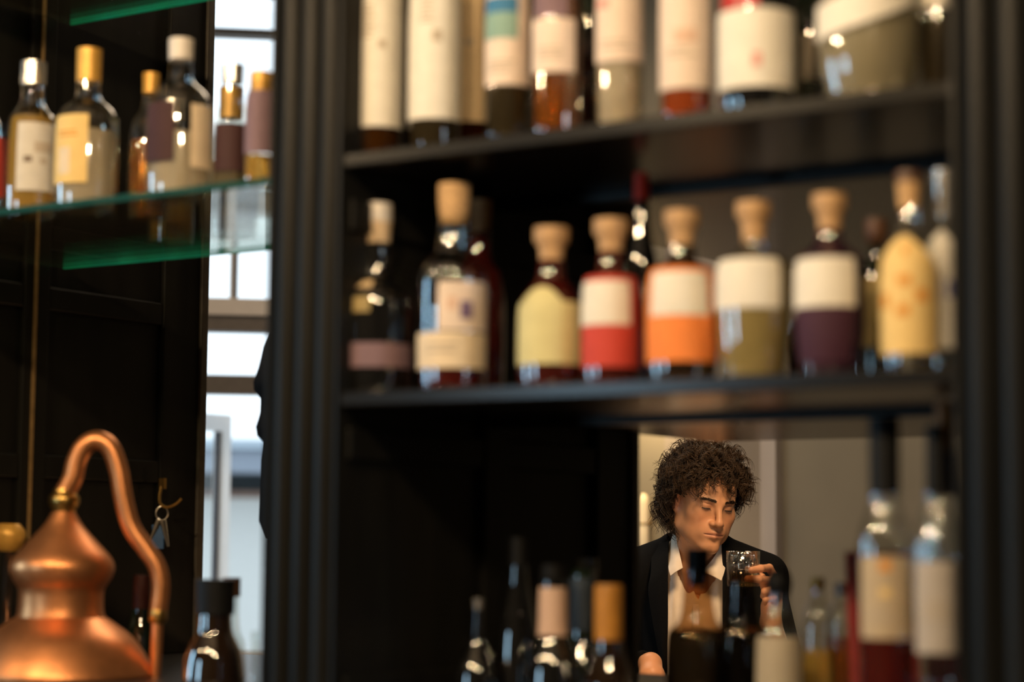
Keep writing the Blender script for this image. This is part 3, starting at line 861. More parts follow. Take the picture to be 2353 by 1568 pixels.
# white framed door leaf standing ajar before the window
dl = empty('door_1', WM @ Vector((wx(514), 0.62, 0)), wrz + 0.75)
dl['kind'] = 'structure'
dl['label'] = 'white framed glass door leaf standing ajar at the window'
dz1 = wz(935)
for nm, a, m in (('stile', (-0.045, 0.0, -0.03, 0.03, 0.02, dz1), M_framewhite), ('stile', (-0.95, -0.9, -0.03, 0.03, 0.02, dz1), M_framewhite), ('head_rail', (-0.899, -0.046, -0.03, 0.03, dz1 - 0.07, dz1), M_framewhite),
                 ('foot_rail', (-0.899, -0.046, -0.03, 0.03, 0.02, 0.30), M_framewhite), ('gasket', (-0.056, -0.046, -0.012, 0.012, 0.301, dz1 - 0.071), mat('gasket', (0.05, 0.05, 0.07), 0.5, noise=0.05)),
                 ('pane', (-0.899, -0.057, -0.003, 0.003, 0.301, dz1 - 0.071), glass('door_pane', (0.97, 0.98, 0.98), 0.03))):
    MB().box(*a).build(nm, m, dl)
# street beyond
sz = 15.0
sk = sz / F
so_ = pd(540, 1236, sz)
SM = Matrix.Translation((so_.x, so_.y, 0)) @ Matrix.Rotation(wrz, 4, 'Z')
sx = lambda px: (px - 540) * sk
szz = lambda py: 1.2 + (1236 - py) * sk
wallo = empty('street_building', SM.translation, wrz)
tag(wallo, 'pale street building with blue grey canopy beyond the window', 'building')
for nm, m, a in (('lower_wall', mat('white_render', (0.80, 0.82, 0.80), 0.8, noise=0.04), (-4, 4, 0, 0.3, 0, szz(1146))),
                 ('brick_course', mat('brick_course', (0.30, 0.20, 0.16), 0.8, noise=0.2), (-4, 4, -0.03, 0.3, szz(1145.5), szz(1130))),
                 ('shop_void', mat('dark_void', (0.02, 0.03, 0.035), 0.6, noise=0.1), (-4, 4, 0.0, 0.3, szz(1129.5), szz(1092))),
                 ('canopy', mat('blue_grey_canopy', (0.30, 0.35, 0.43), 0.6, noise=0.05), (-4, 4, -0.5, 0.3, szz(1091.5), szz(1040))),
                 ('canopy_top', mat('pale_blue_canopy', (0.46, 0.56, 0.66), 0.6, noise=0.05), (-4, 4, -0.55, 0.3, szz(1039.5), szz(1018)))):
    MB().box(*a).build(nm, m, wallo)
tag(MB().box(-30, 30, -6, 60, -0.2, -0.12, SM).build('street_ground', mat('pavement', (0.45, 0.45, 0.45), 0.9, noise=0.1, nscale=3)), 'grey pavement outside the window', 'pavement', kind='structure')
ar = Matrix.Translation((sx(470), -1.5, szz(505))) @ Matrix.Rotation(0.45, 4, 'Y')
awn = MB().box(-0.6, 0.22, -0.03, 0.03, -0.12, 0.12, ar).build('awning_panel', mat('grey_awning', (0.30, 0.32, 0.35), 0.6, noise=0.05), wallo)
MB().box(-0.6, 0.22, -0.035, 0.035, -0.155, -0.121, ar).build('white_trim', M_framewhite, awn)

# hanging black coat beside the window
cz = 6.4
ck = cz / F
co = pd(640, 900, cz)
coat = empty('hanging_coat', (co.x, co.y, 0), YAW)
tag(coat, 'black coat on a stand in front of the bright window', 'coat')
cv, cf = [], []
rows = [(755, 10), (770, 22), (800, 36), (850, 46), (880, 56), (900, 54), (920, 40), (950, 42), (985, 52), (1005, 46), (1020, 30), (1060, 34), (1200, 38), (1240, 20)]
nseg = 24
for i, (py, hw) in enumerate(rows):
    for j in range(nseg):
        a = 2 * PI * j / nseg
        w = hw * ck * (1 + 0.06 * math.sin(5 * a + i))
        cv.append((w * math.cos(a), 0.55 * w * math.sin(a), 1.2 + (1237 - py) * ck))
for i in range(len(rows) - 1):
    for j in range(nseg):
        a, b = i * nseg + j, i * nseg + (j + 1) % nseg
        cf.append((a, a + nseg, b + nseg, b))
link('coat_body', cv, cf, mat('black_wool', (0.008, 0.009, 0.011), 0.9, noise=0.2), coat, True)
MB().tube([(0, 0, 0.03), (0, 0, 1.2 + (1237 - 750) * ck)], 0.016, 12).build('stand_pole', M_blackcap, coat, True)
MB().lathe([(0.17, 0), (0.17, 0.02), (0.02, 0.035)], 28).build('stand_base', M_blackcap, coat, True)

# wall lamp at the left edge of the man's view
lw_ = at(1478, 1195, 6.75)
wlamp = empty('wall_lamp', (lw_.x, 6.8, lw_.z))
tag(wlamp, 'slim warm glass wall lamp with dark band beside the dark post', 'lamp')
lk = (lw_ - CAM).dot(fw) / F
Mlampglass = mat('lamp_glass', (0.85, 0.70, 0.45), 0.3, emit=(1.0, 0.64, 0.30), estr=0.30)
MB().lathe(smooth_prof([(0.004, -66 * lk), (12 * lk, -62 * lk), (12 * lk, -12 * lk)], 1), 20, cy=-0.05).build('lower_glass', Mlampglass, wlamp, True)
MB().lathe(smooth_prof([(12 * lk, -7 * lk), (12 * lk, 52 * lk), (0.006, 60 * lk)], 1), 20, cy=-0.05).build('upper_glass', Mlampglass, wlamp, True)
MB().lathe([(12.6 * lk, -12 * lk), (12.6 * lk, -7 * lk)], 20, cy=-0.05).build('band', M_brass, wlamp, True)
MB().box(-0.008, 0.008, -0.05, 0.0, -0.016, -0.004).build('arm', M_brass, wlamp)

#MAN#
# ------------------------------------------------------------------ the man
def surface_nets(V, org, h):
    """naive surface nets of the zero level of V (negative inside)"""
    nx, ny, nz = V.shape
    S = V < 0
    c = [S[i:nx - 1 + i, j:ny - 1 + j, k:nz - 1 + k] for i in (0, 1) for j in (0, 1) for k in (0, 1)]
    cnt = sum(x.astype(np.int8) for x in c)
    act = (cnt > 0) & (cnt < 8)
    idx = -np.ones(act.shape, np.int64)
    I, J, K = np.nonzero(act)
    idx[I, J, K] = np.arange(len(I))
    acc = np.zeros((len(I), 3))
    w = np.zeros(len(I))
    corners = [(i, j, k) for i in (0, 1) for j in (0, 1) for k in (0, 1)]
    for a in range(8):
        for b in range(a + 1, 8):
            ca, cb = corners[a], corners[b]
            if sum(abs(p - q) for p, q in zip(ca, cb)) != 1:
                continue
            va = V[I + ca[0], J + ca[1], K + ca[2]]
            vb = V[I + cb[0], J + cb[1], K + cb[2]]
            m = (va < 0) != (vb < 0)
            t = np.where(m, va / np.where(m, va - vb, 1), 0)
            for d in range(3):
                acc[:, d] += np.where(m, ca[d] + t * (cb[d] - ca[d]), 0)
            w += m
    P = (np.stack([I, J, K], 1) + acc / w[:, None]) * h + np.asarray(org)
    faces = []
    for ax in range(3):
        sl0 = [slice(1, -1)] * 3
        sl0[ax] = slice(0, -1)
        sl1 = [slice(1, -1)] * 3
        sl1[ax] = slice(1, None)
        A, Bv = S[tuple(sl0)], S[tuple(sl1)]
        E = np.nonzero(A != Bv)
        base = [e + (0 if d == ax else 1) for d, e in enumerate(E)]
        o1, o2 = [(1, 2), (2, 0), (0, 1)][ax]
        quad = []
        for (p, q) in ((0, 0), (-1, 0), (-1, -1), (0, -1)):
            b = [x.copy() for x in base]
            b[o1] = b[o1] + p
            b[o2] = b[o2] + q
            quad.append(idx[b[0], b[1], b[2]])
        Q = np.stack(quad, 1)
        flip = ~A[E]
        Q[flip] = Q[flip][:, ::-1]
        faces.append(Q)
    Fq = np.concatenate(faces)
    Fq = Fq[(Fq >= 0).all(1)]
    return P, Fq


class Grid:
    def __init__(self, lo, hi, h):
        self.lo, self.h = np.array(lo, float), h
        n = [int(math.ceil((b - a) / h)) + 1 for a, b in zip(lo, hi)]
        ax = [np.arange(n[i], dtype=np.float32) * np.float32(h) + np.float32(lo[i]) for i in range(3)]
        self.X, self.Y, self.Z = np.meshgrid(*ax, indexing='ij')
        self.V = np.full(self.X.shape, 1.0, np.float32)

    def mesh(self):
        return surface_nets(self.V, self.lo, self.h)


def smin(a, b, k):
    h = np.clip(0.5 + 0.5 * (b - a) / k, 0, 1)
    return b + (a - b) * h - k * h * (1 - h)


def smax(a, b, k):
    return -smin(-a, -b, k)


def ell(G, c, r):
    x, y, z = (G[0] - c[0]), (G[1] - c[1]), (G[2] - c[2])
    k0 = np.sqrt((x / r[0]) ** 2 + (y / r[1]) ** 2 + (z / r[2]) ** 2)
    k1 = np.sqrt((x / r[0] ** 2) ** 2 + (y / r[1] ** 2) ** 2 + (z / r[2] ** 2) ** 2) + 1e-6
    return k0 * (k0 - 1) / k1


def cone(G, a, b, ra, rb, fl=(1, 1, 1)):
    a, b = np.array(a, float), np.array(b, float)
    d = b - a
    L2 = float(d @ d)
    px, py, pz = G[0] - a[0], G[1] - a[1], G[2] - a[2]
    t = np.clip((px * d[0] + py * d[1] + pz * d[2]) / L2, 0, 1)
    return np.sqrt(((px - t * d[0]) * fl[0]) ** 2 + ((py - t * d[1]) * fl[1]) ** 2 + ((pz - t * d[2]) * fl[2]) ** 2) - (ra + (rb - ra) * t)


def chain(G, pts, rs, k=0.006):
    v = None
    for i in range(len(pts) - 1):
        c = cone(G, pts[i], pts[i + 1], rs[i], rs[i + 1])
        v = c if v is None else smin(v, c, k)
    return v


ZMAN = 5.25
mk = ZMAN / F
mo = pd(1600, 1240, ZMAN)
man_rz = YAW - math.atan((1600 - 1176.5) / F)
FLOORZ = -mo.z
man = empty('person', (mo.x, mo.y, 0), man_rz)
tag(man, 'person with dark curly hair, black jacket and open white shirt raising a tumbler', 'person')
L3 = lambda px, py, y=0.0: np.array([(px - 1600) * mk * (1 + y / ZMAN), y, (1240 - py) * mk * (1 + y / ZMAN)])
# head frame
HS = 0.95
HO = np.array([0.019, 0.0, 0.097])
yaw_, pit_, rol_ = math.radians(27), math.radians(13), math.radians(5.5)
Rm = np.array(Matrix.Rotation(yaw_, 3, 'Z') @ Matrix.Rotation(rol_, 3, 'Y') @ Matrix.Rotation(pit_, 3, 'X'))


def to_head(X, Y, Z):
    x, y, z = X - HO[0], Y - HO[1], Z - HO[2]
    return tuple((Rm[0, i] * x + Rm[1, i] * y + Rm[2, i] * z) / HS for i in range(3))


def from_head(p):
    return Rm @ (np.asarray(p) * HS) + HO


def head_sdf(H):
    x, y, z = H
    ax_ = np.abs(x)
    S = (ax_, y, z)
    d = ell(H, (0, .018, .045), (.076, .094, .084))
    d = smin(d, ell(H, (0, -.028, .032), (.068, .060, .064)), .03)
    d = smin(d, ell(H, (0, -.030, -.030), (.063, .057, .084)), .03)
    d = smin(d, cone(S, (.055, -.004, -.066), (.012, -.078, -.107), .015, .0145), .03)      # jaw line
    d = smin(d, cone(S, (.059, .004, -.020), (.055, -.004, -.066), .013, .014), .028)
    d = smin(d, ell(S, (.040, -.046, -.058), (.022, .026, .034)), .03)                        # cheek
    d = smin(d, ell(H, (0, -.081, -.107), (.0185, .015, .0150)), .022)                         # chin
    d = smin(d, ell(S, (.046, -.060, -.022), (.018, .016, .016)), .028)                       # cheekbone
    d = smin(d, ell(H, (0, -.080, -.066), (.034, .020, .028)), .02)                           # muzzle
    d = smax(d, -ell(S, (.0315, -.106, .003), (.0185, .018, .0115)), .012)                    # socket
    d = smin(d, cone(S, (.012, -.0905, .0175), (.048, -.074, .0195), .0072, .006), .012)      # brow
    e = ell(S, (.0315, -.0745, .0025), (.0160, .0152, .0135))                                 # lid over the eyeball
    d = smin(d, e, .005)
    d = smax(d, -cone(S, (.020, -.0895, .0100), (.044, -.0825, .0095), .0010, .0010), .003)  # lid fold
    d = smin(d, cone(H, (0, -.090, .014), (0, -.112, -.034), .0070, .0092), .016)            # nose
    d = smin(d, ell(H, (0, -.1125, -.0375), (.0115, .0098, .0092)), .007)
    d = smin(d, ell(S, (.0135, -.0990, -.0410), (.0076, .0100, .0072)), .007)
    d = smax(d, -ell(S, (.0066, -.1055, -.0495), (.0036, .0050, .0036)), .003)                # nostril
    d = smin(d, cone(S, (0, -.1005, -.0645), (.024, -.0905, -.0680), .0052, .0026), .005)     # lips
    d = smin(d, cone(S, (0, -.0995, -.0770), (.020, -.0905, -.0755), .0068, .0032), .006)
    d = smax(d, -cone(S, (0, -.1070, -.0700), (.0270, -.0925, -.0722), .0020, .0013), .003)
    d = smax(d, -ell(H, (0, -.105, -.0885), (.016, .006, .0045)), .010)                       # under the lip
    ear = ell(S, (.0785, .016, -.004), (.0085, .021, .031))
    ear = smax(ear, -ell(S, (.089, .012, .0), (.007, .012, .018)), .004)
    d = smin(d, ear, .006)
    d = smin(d, ell(S, (.0755, .004, -.030), (.006, .008, .009)), .006)
    return d


NB = np.array([0.004, 0.085, -0.105])         # neck base
NT = np.array([0.008, 0.040, 0.02])
G = Grid((-.115, -.14, -.145), (.145, .15, .245), .0019)
GH = (G.X, G.Y, G.Z)
d = head_sdf(to_head(*GH))
nk = cone(GH, NT, NB, .050, .058)
for s in (-1, 1):                              # neck cords
    nk = smin(nk, cone(GH, from_head((s * .058, .03, -.045)), (s * .018, .035, -.135), .012, .010), .02)
d = smin(d, nk, .022)
d = smin(d, ell(GH, (.006, .012, -.075), (.010, .010, .012)), .02)
G.V = d.astype(np.float32)
Ph, Fh = G.mesh()

# bust, arms and hands under the clothes
LW = L3(1769, 1428, -.17)                      # left wrist (image right)
LE = np.array([.245, -.015, -.43])
LSH = np.array([.168, .10, -.118])
RSH = np.array([-.185, .10, -.105])
RE = np.array([-.275, .03, -.385])
RW = L3(1496, 1524, -.14)
GB = Grid((-.36, -.24, -.70), (.33, .26, -.03), .0075)
B3 = (GB.X, GB.Y, GB.Z)


def torso(B3, g):
    d = ell(B3, (0, .115, -.26), (.165 + g, .098 + g, .22 + g))
    d = smin(d, ell(B3, (0, .125, -.52), (.150 + g, .10 + g, .20 + g)), .06)
    for s in (-1, 1):
        d = smin(d, cone(B3, (s * .04, .105, -.040), (s * .155, .105, -.105), .036 + g, .048 + g), .03)
    return d


db = torso(B3, 0)
for a, b, c_ in ((LSH, LE, LW), (RSH, RE, RW)):
    db = smin(db, cone(B3, a, b, .047, .038), .03)
    db = smin(db, cone(B3, b, c_, .038, .025), .02)
GB.V = db.astype(np.float32)
Pb, Fb = GB.mesh()


def hand_mesh(wrist, elbow, palm_pts, fingers, thumb, h=.0018, palm_r=(.024, .027, .024)):
    allp = np.array([wrist] + list(palm_pts) + [p for f in fingers for p in f] + list(thumb))
    fa = wrist + (elbow - wrist) * 0.33
    lo = np.minimum(allp.min(0), fa) - .045
    hi = np.maximum(allp.max(0), fa) + .045
    g = Grid(lo, hi, h)
    g3 = (g.X, g.Y, g.Z)
    d = cone(g3, fa, wrist, .031, .0255)
    pc = [wrist] + list(palm_pts)
    for a, b, ra, rb in zip(pc[:-1], pc[1:], palm_r[:-1], palm_r[1:]):
        d = smin(d, cone(g3, a, b, ra, rb), .014)
    for f, r in zip(fingers, (.0098, .0100, .0094, .0083)):
        d = smin(d, chain(g3, f, [r * 1.12, r, r * .93, r * .80], .004), .0055)
    d = smin(d, chain(g3, thumb, [.0145, .0120, .0108, .0088], .005), .008)
    g.V = d.astype(np.float32)
    return g.mesh()


# tumbler centre (needed by the fingers)
TC = L3(1707, 1306, -.195)
TR, TH = .0415, .086
Tz0, Tz1 = TC[2] - TH / 2, TC[2] + TH / 2


def around(ang, z, r):                          # point around the tumbler; 0 = towards the viewer, 90 = image right
    a = math.radians(ang)
    return np.array([TC[0] + r * math.sin(a), TC[1] - r * math.cos(a), z])


zi = L3(1760, 1308, -.2)[2]
zm = L3(1755, 1331, -.2)[2]
fr = TR + .0098
KN = [np.array([LW[0] + .014, TC[1] + .035, zi - .026]), np.array([LW[0] + .016, TC[1] + .022, zm - .018])]
fing = [[L3(1786, 1338, -.165), around(98, zi + .004, fr + .013), around(52, zi + .003, fr + .002), around(22, zi - .001, fr)],
        [L3(1788, 1350, -.175), around(92, zm - .002, fr + .016), around(42, zm + .002, fr + .003), around(10, zm + .003, fr)],
        [L3(1784, 1366, -.180), L3(1778, 1352, -.225), L3(1756, 1358, -.235), L3(1752, 1368, -.205)],
        [L3(1779, 1380, -.180), L3(1776, 1372, -.222), L3(1758, 1376, -.230), L3(1755, 1384, -.205)]]
thumb = [L3(1770, 1398, -.150), L3(1762, 1362, -.125), around(128, zm + .004, fr + .006), around(165, zi, fr + .002)]
palm = [L3(1771, 1392, -.165), L3(1781, 1352, -.165)]
Pl, Fl = hand_mesh(LW, LE, palm, fing, thumb, palm_r=(.0235, .0235, .0195))
# right hand, resting low in front of the jacket
rp = [L3(1497, 1552, -.165), L3(1500, 1592, -.185)]
rf = []
for i, dx in enumerate((16, 5, -7, -18)):
    b = L3(1500 + dx, 1596, -.186)
    q = L3(1503 + dx * 1.05, 1628, -.215 + .004 * i)
    t2 = L3(1505 + dx * 1.0, 1655 - abs(i - 1) * 3, -.205)
    t3 = L3(1505 + dx * .95, 1668 - abs(i - 1) * 4, -.190)
    rf.append([b, q, t2, t3])
rth = [L3(1512, 1546, -.165), L3(1526, 1572, -.185), L3(1530, 1598, -.200), L3(1528, 1620, -.205)]
Pr, Fr = hand_mesh(RW, RE, rp, rf, rth, palm_r=(.024, .029, .027))

ver, fac, off = [], [], 0
for Pq, Fq in ((Ph, Fh), (Pb, Fb), (Pl, Fl), (Pr, Fr)):
    ver.append(Pq)
    fac.append(Fq + off)
    off += len(Pq)
ver, fac = np.concatenate(ver), np.concatenate(fac)


def np_mesh(name, P, Fq, m, parent, zoff=True, sm=True):
    P = P.copy()
    if zoff:
        P[:, 2] += mo.z
    me = bpy.data.meshes.new(name)
    me.vertices.add(len(P))
    me.vertices.foreach_set('co', P.astype(np.float32).ravel())
    n = Fq.shape[1]
    me.loops.add(len(Fq) * n)
    me.loops.foreach_set('vertex_index', Fq.astype(np.int32).ravel())
    me.polygons.add(len(Fq))
    me.polygons.foreach_set('loop_start', np.arange(0, len(Fq) * n, n, dtype=np.int32))
    me.update(calc_edges=True)
    me.validate()
    if sm:
        me.polygons.foreach_set('use_smooth', np.ones(len(me.polygons), bool))
    me.materials.append(m)
    o = bpy.data.objects.new(name, me)
    col.objects.link(o)
    o.parent = parent
    return o


M_skin = mat('skin', (0.58, 0.33, 0.20), 0.42, sss=0.12, spec=0.35, bump=0.04, bscale=900, vcol=True)
body = np_mesh('body', ver, fac, M_skin, man)
# skin tones: redder lips, nose, ears, knuckles
hx_, hy_, hz_ = to_head(ver[:, 0], ver[:, 1], ver[:, 2])
tone = np.tile(np.array([0.52, 0.275, 0.145]), (len(ver), 1))


def blend(wt, c):
    global tone
    wt = np.clip(wt, 0, 1)[:, None]
    tone = tone * (1 - wt) + np.array(c) * wt


g_ = lambda cx, cy, cz, s: np.exp(-(((np.abs(hx_) - cx) ** 2 + (hy_ - cy) ** 2 + (hz_ - cz) ** 2) / s ** 2))
blend(0.5 * g_(.042, -.075, -.035, .025), (0.55, 0.24, 0.13))
blend(0.35 * g_(0, -.112, -.036, .014), (0.53, 0.21, 0.12))
blend(0.7 * g_(.077, .012, -.01, .028), (0.55, 0.20, 0.13))
lip = np.exp(-((hz_ + .0705) / .0085) ** 4 - (hx_ / .0270) ** 6) * (hy_ < -.084)
blend(0.65 * lip, (0.42, 0.165, 0.11))
blend(0.5 * g_(.031, -.086, .004, .012), (0.40, 0.19, 0.11))
blend(0.85 * np.exp(-((hz_ + .0702) / .0016) ** 2 - (hx_ / .0285) ** 6) * (hy_ < -.084), (0.16, 0.06, 0.045))
hand = (ver[:, 2] < -.05) & (ver[:, 1] < -.1)
blend(0.35 * hand, (0.58, 0.26, 0.14))
ca = body.data.color_attributes.new('tone', 'FLOAT_COLOR', 'POINT')
ca.data.foreach_set('color', np.concatenate([tone, np.ones((len(tone), 1))], 1).astype(np.float32).ravel())

# ---- clothes
M_jacket = mat('black_jacket', (0.0035, 0.004, 0.0047), 0.85, spec=0.10, noise=0.15, nscale=200, bump=0.1, bscale=500)
M_shirt = mat('white_shirt', (0.74, 0.68, 0.58), 0.8, noise=0.04, nscale=60, bump=0.06, bscale=400)
GJ = Grid((-.40, -.20, -.74), (.36, .29, .03), .0055)
J3 = (GJ.X, GJ.Y, GJ.Z)
dj = torso(J3, .017)
for s in (-1, 1):
    dj = smin(dj, cone(J3, (s * .055, .10, -.030), (s * .185, .10, -.086), .040, .050), .025)
    dj = smin(dj, ell(J3, (s * .062, .09, -.012), (.022, .035, .030)), .02)
for a, b, c_, t in ((LSH, LE, LW, .66), (RSH, RE, RW, .90)):
    dj = smin(dj, cone(J3, a, b, .062, .053), .035)
    dj = smin(dj, cone(J3, b, b + (c_ - b) * t, .053, .040), .022)
xl = L3(1534, 1350, -.0)[0]
xr = L3(1661, 1350, -.0)[0]
cutx = np.maximum(xl - J3[0], J3[0] - xr)
cut = np.maximum(cutx, J3[1] - .10)
dj = smax(dj, -cut, .004)
dj = smax(dj, -cone(J3, (.004, .02, .08), (.004, .06, -.10), .066, .055), .006)     # neck opening
# sleeve mouths
for b, c_, t in ((LE, LW, .66), (RE, RW, .90)):
    ax3 = (c_ - b) / np.linalg.norm(c_ - b)
    e0 = b + (c_ - b) * t
    pl = (J3[0] - e0[0]) * ax3[0] + (J3[1] - e0[1]) * ax3[1] + (J3[2] - e0[2]) * ax3[2]
    near = np.sqrt((J3[0] - e0[0]) ** 2 + (J3[1] - e0[1]) ** 2 + (J3[2] - e0[2]) ** 2) - .085
    dj = smax(dj, -np.maximum(-(pl - .008), near), .002)
GJ.V = dj.astype(np.float32)
Pj, Fj = GJ.mesh()
jacket = np_mesh('jacket', Pj, Fj, M_jacket, man)
GS = Grid((-.22, -.06, -.74), (.22, .28, .0), .0055)
S3 = (GS.X, GS.Y, GS.Z)
ds = torso(S3, .009)
for fx, amp, ph in ((-.045, .004, 0), (.012, .0035, 1.2), (.05, .004, 2.2)):        # long soft folds
    ds = ds - amp * np.exp(-((S3[0] - fx - .012 * np.sin(S3[2] * 14 + ph)) / .010) ** 2)
vee = np.maximum(np.abs(S3[0] - .004) - np.clip((S3[2] + .155) * .36, 0, .2) - .001, S3[1] - .13)
ds = smax(ds, -vee, .004)
ds = smax(ds, -cone(S3, (.006, .03, .08), (.004, .085, -.09), .062, .060), .004)
GS.V = ds.astype(np.float32)
Psh, Fsh = GS.mesh()
shirt = np_mesh('shirt', Psh, Fsh, M_shirt, man)


def sheet(name, rows, m, parent, th=.003, n=10):
    """smooth cloth leaf through a small grid of control points"""
    rr = [cat_rom([Vector(p) for p in r], n) for r in rows]
    cols = []
    for j in range(len(rr[0])):
        cols.append(cat_rom([r[j] for r in rr], n))
    nv, nu = len(cols[0]), len(cols)
    v = [c + Vector((0, 0, mo.z)) for cc in cols for c in cc]
    f = [(a * nv + b, (a + 1) * nv + b, (a + 1) * nv + b + 1, a * nv + b + 1) for a in range(nu - 1) for b in range(nv - 1)]
    o = link(name, v, f, m, parent, True)
    s = o.modifiers.new('thick', 'SOLIDIFY')
    s.thickness = th
    s.offset = 0
    return o


# collar leaves: rows run from the fold at the neck to the free edge
sheet('collar', [[L3(1553, 1216, .075), L3(1557, 1246, .030), L3(1563, 1278, -.004), L3(1569, 1306, -.020)],
                 [L3(1545, 1236, .070), L3(1546, 1262, .025), L3(1550, 1292, -.012), L3(1556, 1313, -.026)],
                 [L3(1538, 1262, .060), L3(1537, 1288, .020), L3(1537, 1308, -.012), L3(1541, 1324, -.022)]], M_shirt, shirt)
sheet('collar', [[L3(1655, 1236, .070), L3(1650, 1262, .030), L3(1638, 1284, .000), L3(1613, 1314, -.022)],
                 [L3(1662, 1248, .060), L3(1660, 1276, .022), L3(1652, 1300, -.010), L3(1634, 1322, -.028)],
                 [L3(1668, 1262, .050), L3(1667, 1290, .014), L3(1664, 1312, -.010), L3(1657, 1334, -.024)]], M_shirt, shirt)
sheet('placket', [[L3(1592, 1388, .002), L3(1592, 1450, -.004), L3(1592, 1520, .0), L3(1592, 1600, .008)],
                  [L3(1606, 1388, .001), L3(1606, 1450, -.005), L3(1606, 1520, -.001), L3(1606, 1600, .007)]], M_shirt, shirt)
# jacket lapels
for sgn, xi, xo, nm in ((-1, 1535, 1502, 'lapel'), (1, 1660, 1694, 'lapel')):
    sheet(nm, [[L3(xi + sgn * -2, 1238, .07), L3(xi, 1280, .008), L3(xi, 1340, -.012), L3(xi, 1440, -.012), L3(xi + 3 * sgn, 1540, -.002)],
               [L3((xi + xo) / 2 + 4 * sgn, 1250, .07), L3((xi + xo) / 2 + 4 * sgn, 1300, .012), L3((xi + xo) / 2 + 6 * sgn, 1350, -.010), L3((xi + xo) / 2, 1440, -.010), L3(xi + 8 * sgn, 1540, -.002)],
               [L3(xo + 4 * sgn, 1262, .075), L3(xo + 6 * sgn, 1318, .014), L3(xo + 12 * sgn, 1362, -.002), L3(xo, 1440, -.002), L3(xi + 13 * sgn, 1540, .002)]], M_jacket, jacket)

# trousers, shoes: seated
GT = Grid((-.26, -.52, -1.20), (.26, .30, -.58), .012)
T3 = (GT.X, GT.Y, GT.Z)
zs_ = -.705
dt = ell(T3, (0, .13, zs_ + .02), (.17, .13, .11))
for s in (-1, 1):
    dt = smin(dt, cone(T3, (s * .09, .10, zs_ - .005), (s * .12, -.33, zs_ + .0), .080, .062), .03)
    dt = smin(dt, cone(T3, (s * .12, -.33, zs_), (s * .12, -.30, -1.11 - (mo.z - 1.2)), .062, .045), .02)
GT.V = dt.astype(np.float32)
np_mesh('trousers', *GT.mesh(), M_jacket, man)
for s in (-1, 1):
    GX = Grid((s * .12 - .06, -.50, -mo.z + .0005), (s * .12 + .06, -.20, -mo.z + .16), .007)
    X3 = (GX.X, GX.Y, GX.Z)
    dx_ = smin(ell(X3, (s * .12, -.38, -mo.z + .035), (.046, .10, .045)), cone(X3, (s * .12, -.29, -mo.z + .05), (s * .12, -.29, -mo.z + .12), .045, .042), .03)
    GX.V = np.maximum(dx_, -(X3[2] + mo.z - .003)).astype(np.float32)
    np_mesh('shoe', *GX.mesh(), M_blackcap, man)
seatz = mo.z + zs_ - .085
st = empty('bar_chair', (mo.x, mo.y, 0), man_rz)
tag(st, 'dark low bar chair under the person in the black jacket', 'chair')
bevel(MB().box(-.21, .21, -.12, .30, seatz - .05, seatz - .002).build('seat', M_wood, st), .01)
for sx_ in (-1, 1):
    for sy_ in (-.09, .27):
        MB().tube([(sx_ * .18, sy_, 0), (sx_ * .18, sy_, seatz - .05)], .016, 10).build('leg', M_wood, st, True)

# ---- hair: a close cap plus individual curls
M_hair = mat('brown_hair', (0.030, 0.017, 0.008), 0.55, noise=0.4, nscale=60, spec=0.30)
M_haircap = mat('hair_undercoat', (0.012, 0.008, 0.005), 0.8, noise=0.3, nscale=80)


def scalp(th, ph):                               # th: 0 front .. pi back (signed), ph elevation
    d = np.array([math.sin(th) * math.cos(ph), -math.cos(th) * math.cos(ph), math.sin(ph)])
    r = np.array([.077, .096, .087])
    t = 1 / math.sqrt(((d / r) ** 2).sum())
    return np.array([0, .016, .045]) + d * t, d


def hairline(th):                                # lowest elevation that carries hair, by bearing
    a = abs(th)
    return float(np.interp(a, [0, .55, .95, 1.25, 1.6, 1.9, 2.4, PI], [.40, .40, .26, -.02, -.26, -.75, -1.05, -1.05]))


hv, hf = [], []


def strand(pts, rad):
    n0 = len(hv)
    prev = None
    n = len(pts)
    for i in range(n):
        t = pts[min(i + 1, n - 1)] - pts[max(i - 1, 0)]
        t = t / (np.linalg.norm(t) + 1e-9)
        if prev is None:
            a = np.cross(t, [0.3, 0.5, 0.8])
        else:
            a = prev - t * (prev @ t)
        a = a / (np.linalg.norm(a) + 1e-9)
        prev = a
        b = np.cross(t, a)
        r = rad * (1 - 0.85 * (i / (n - 1)) ** 3)
        for k_ in range(3):
            w = 2 * PI * k_ / 3
            hv.append(pts[i] + (a * math.cos(w) + b * math.sin(w)) * r)
    for i in range(n - 1):
        for k_ in range(3):
            a0, a1 = n0 + i * 3 + k_, n0 + i * 3 + (k_ + 1) % 3
            hf.append((a0, a1, a1 + 3, a0 + 3))


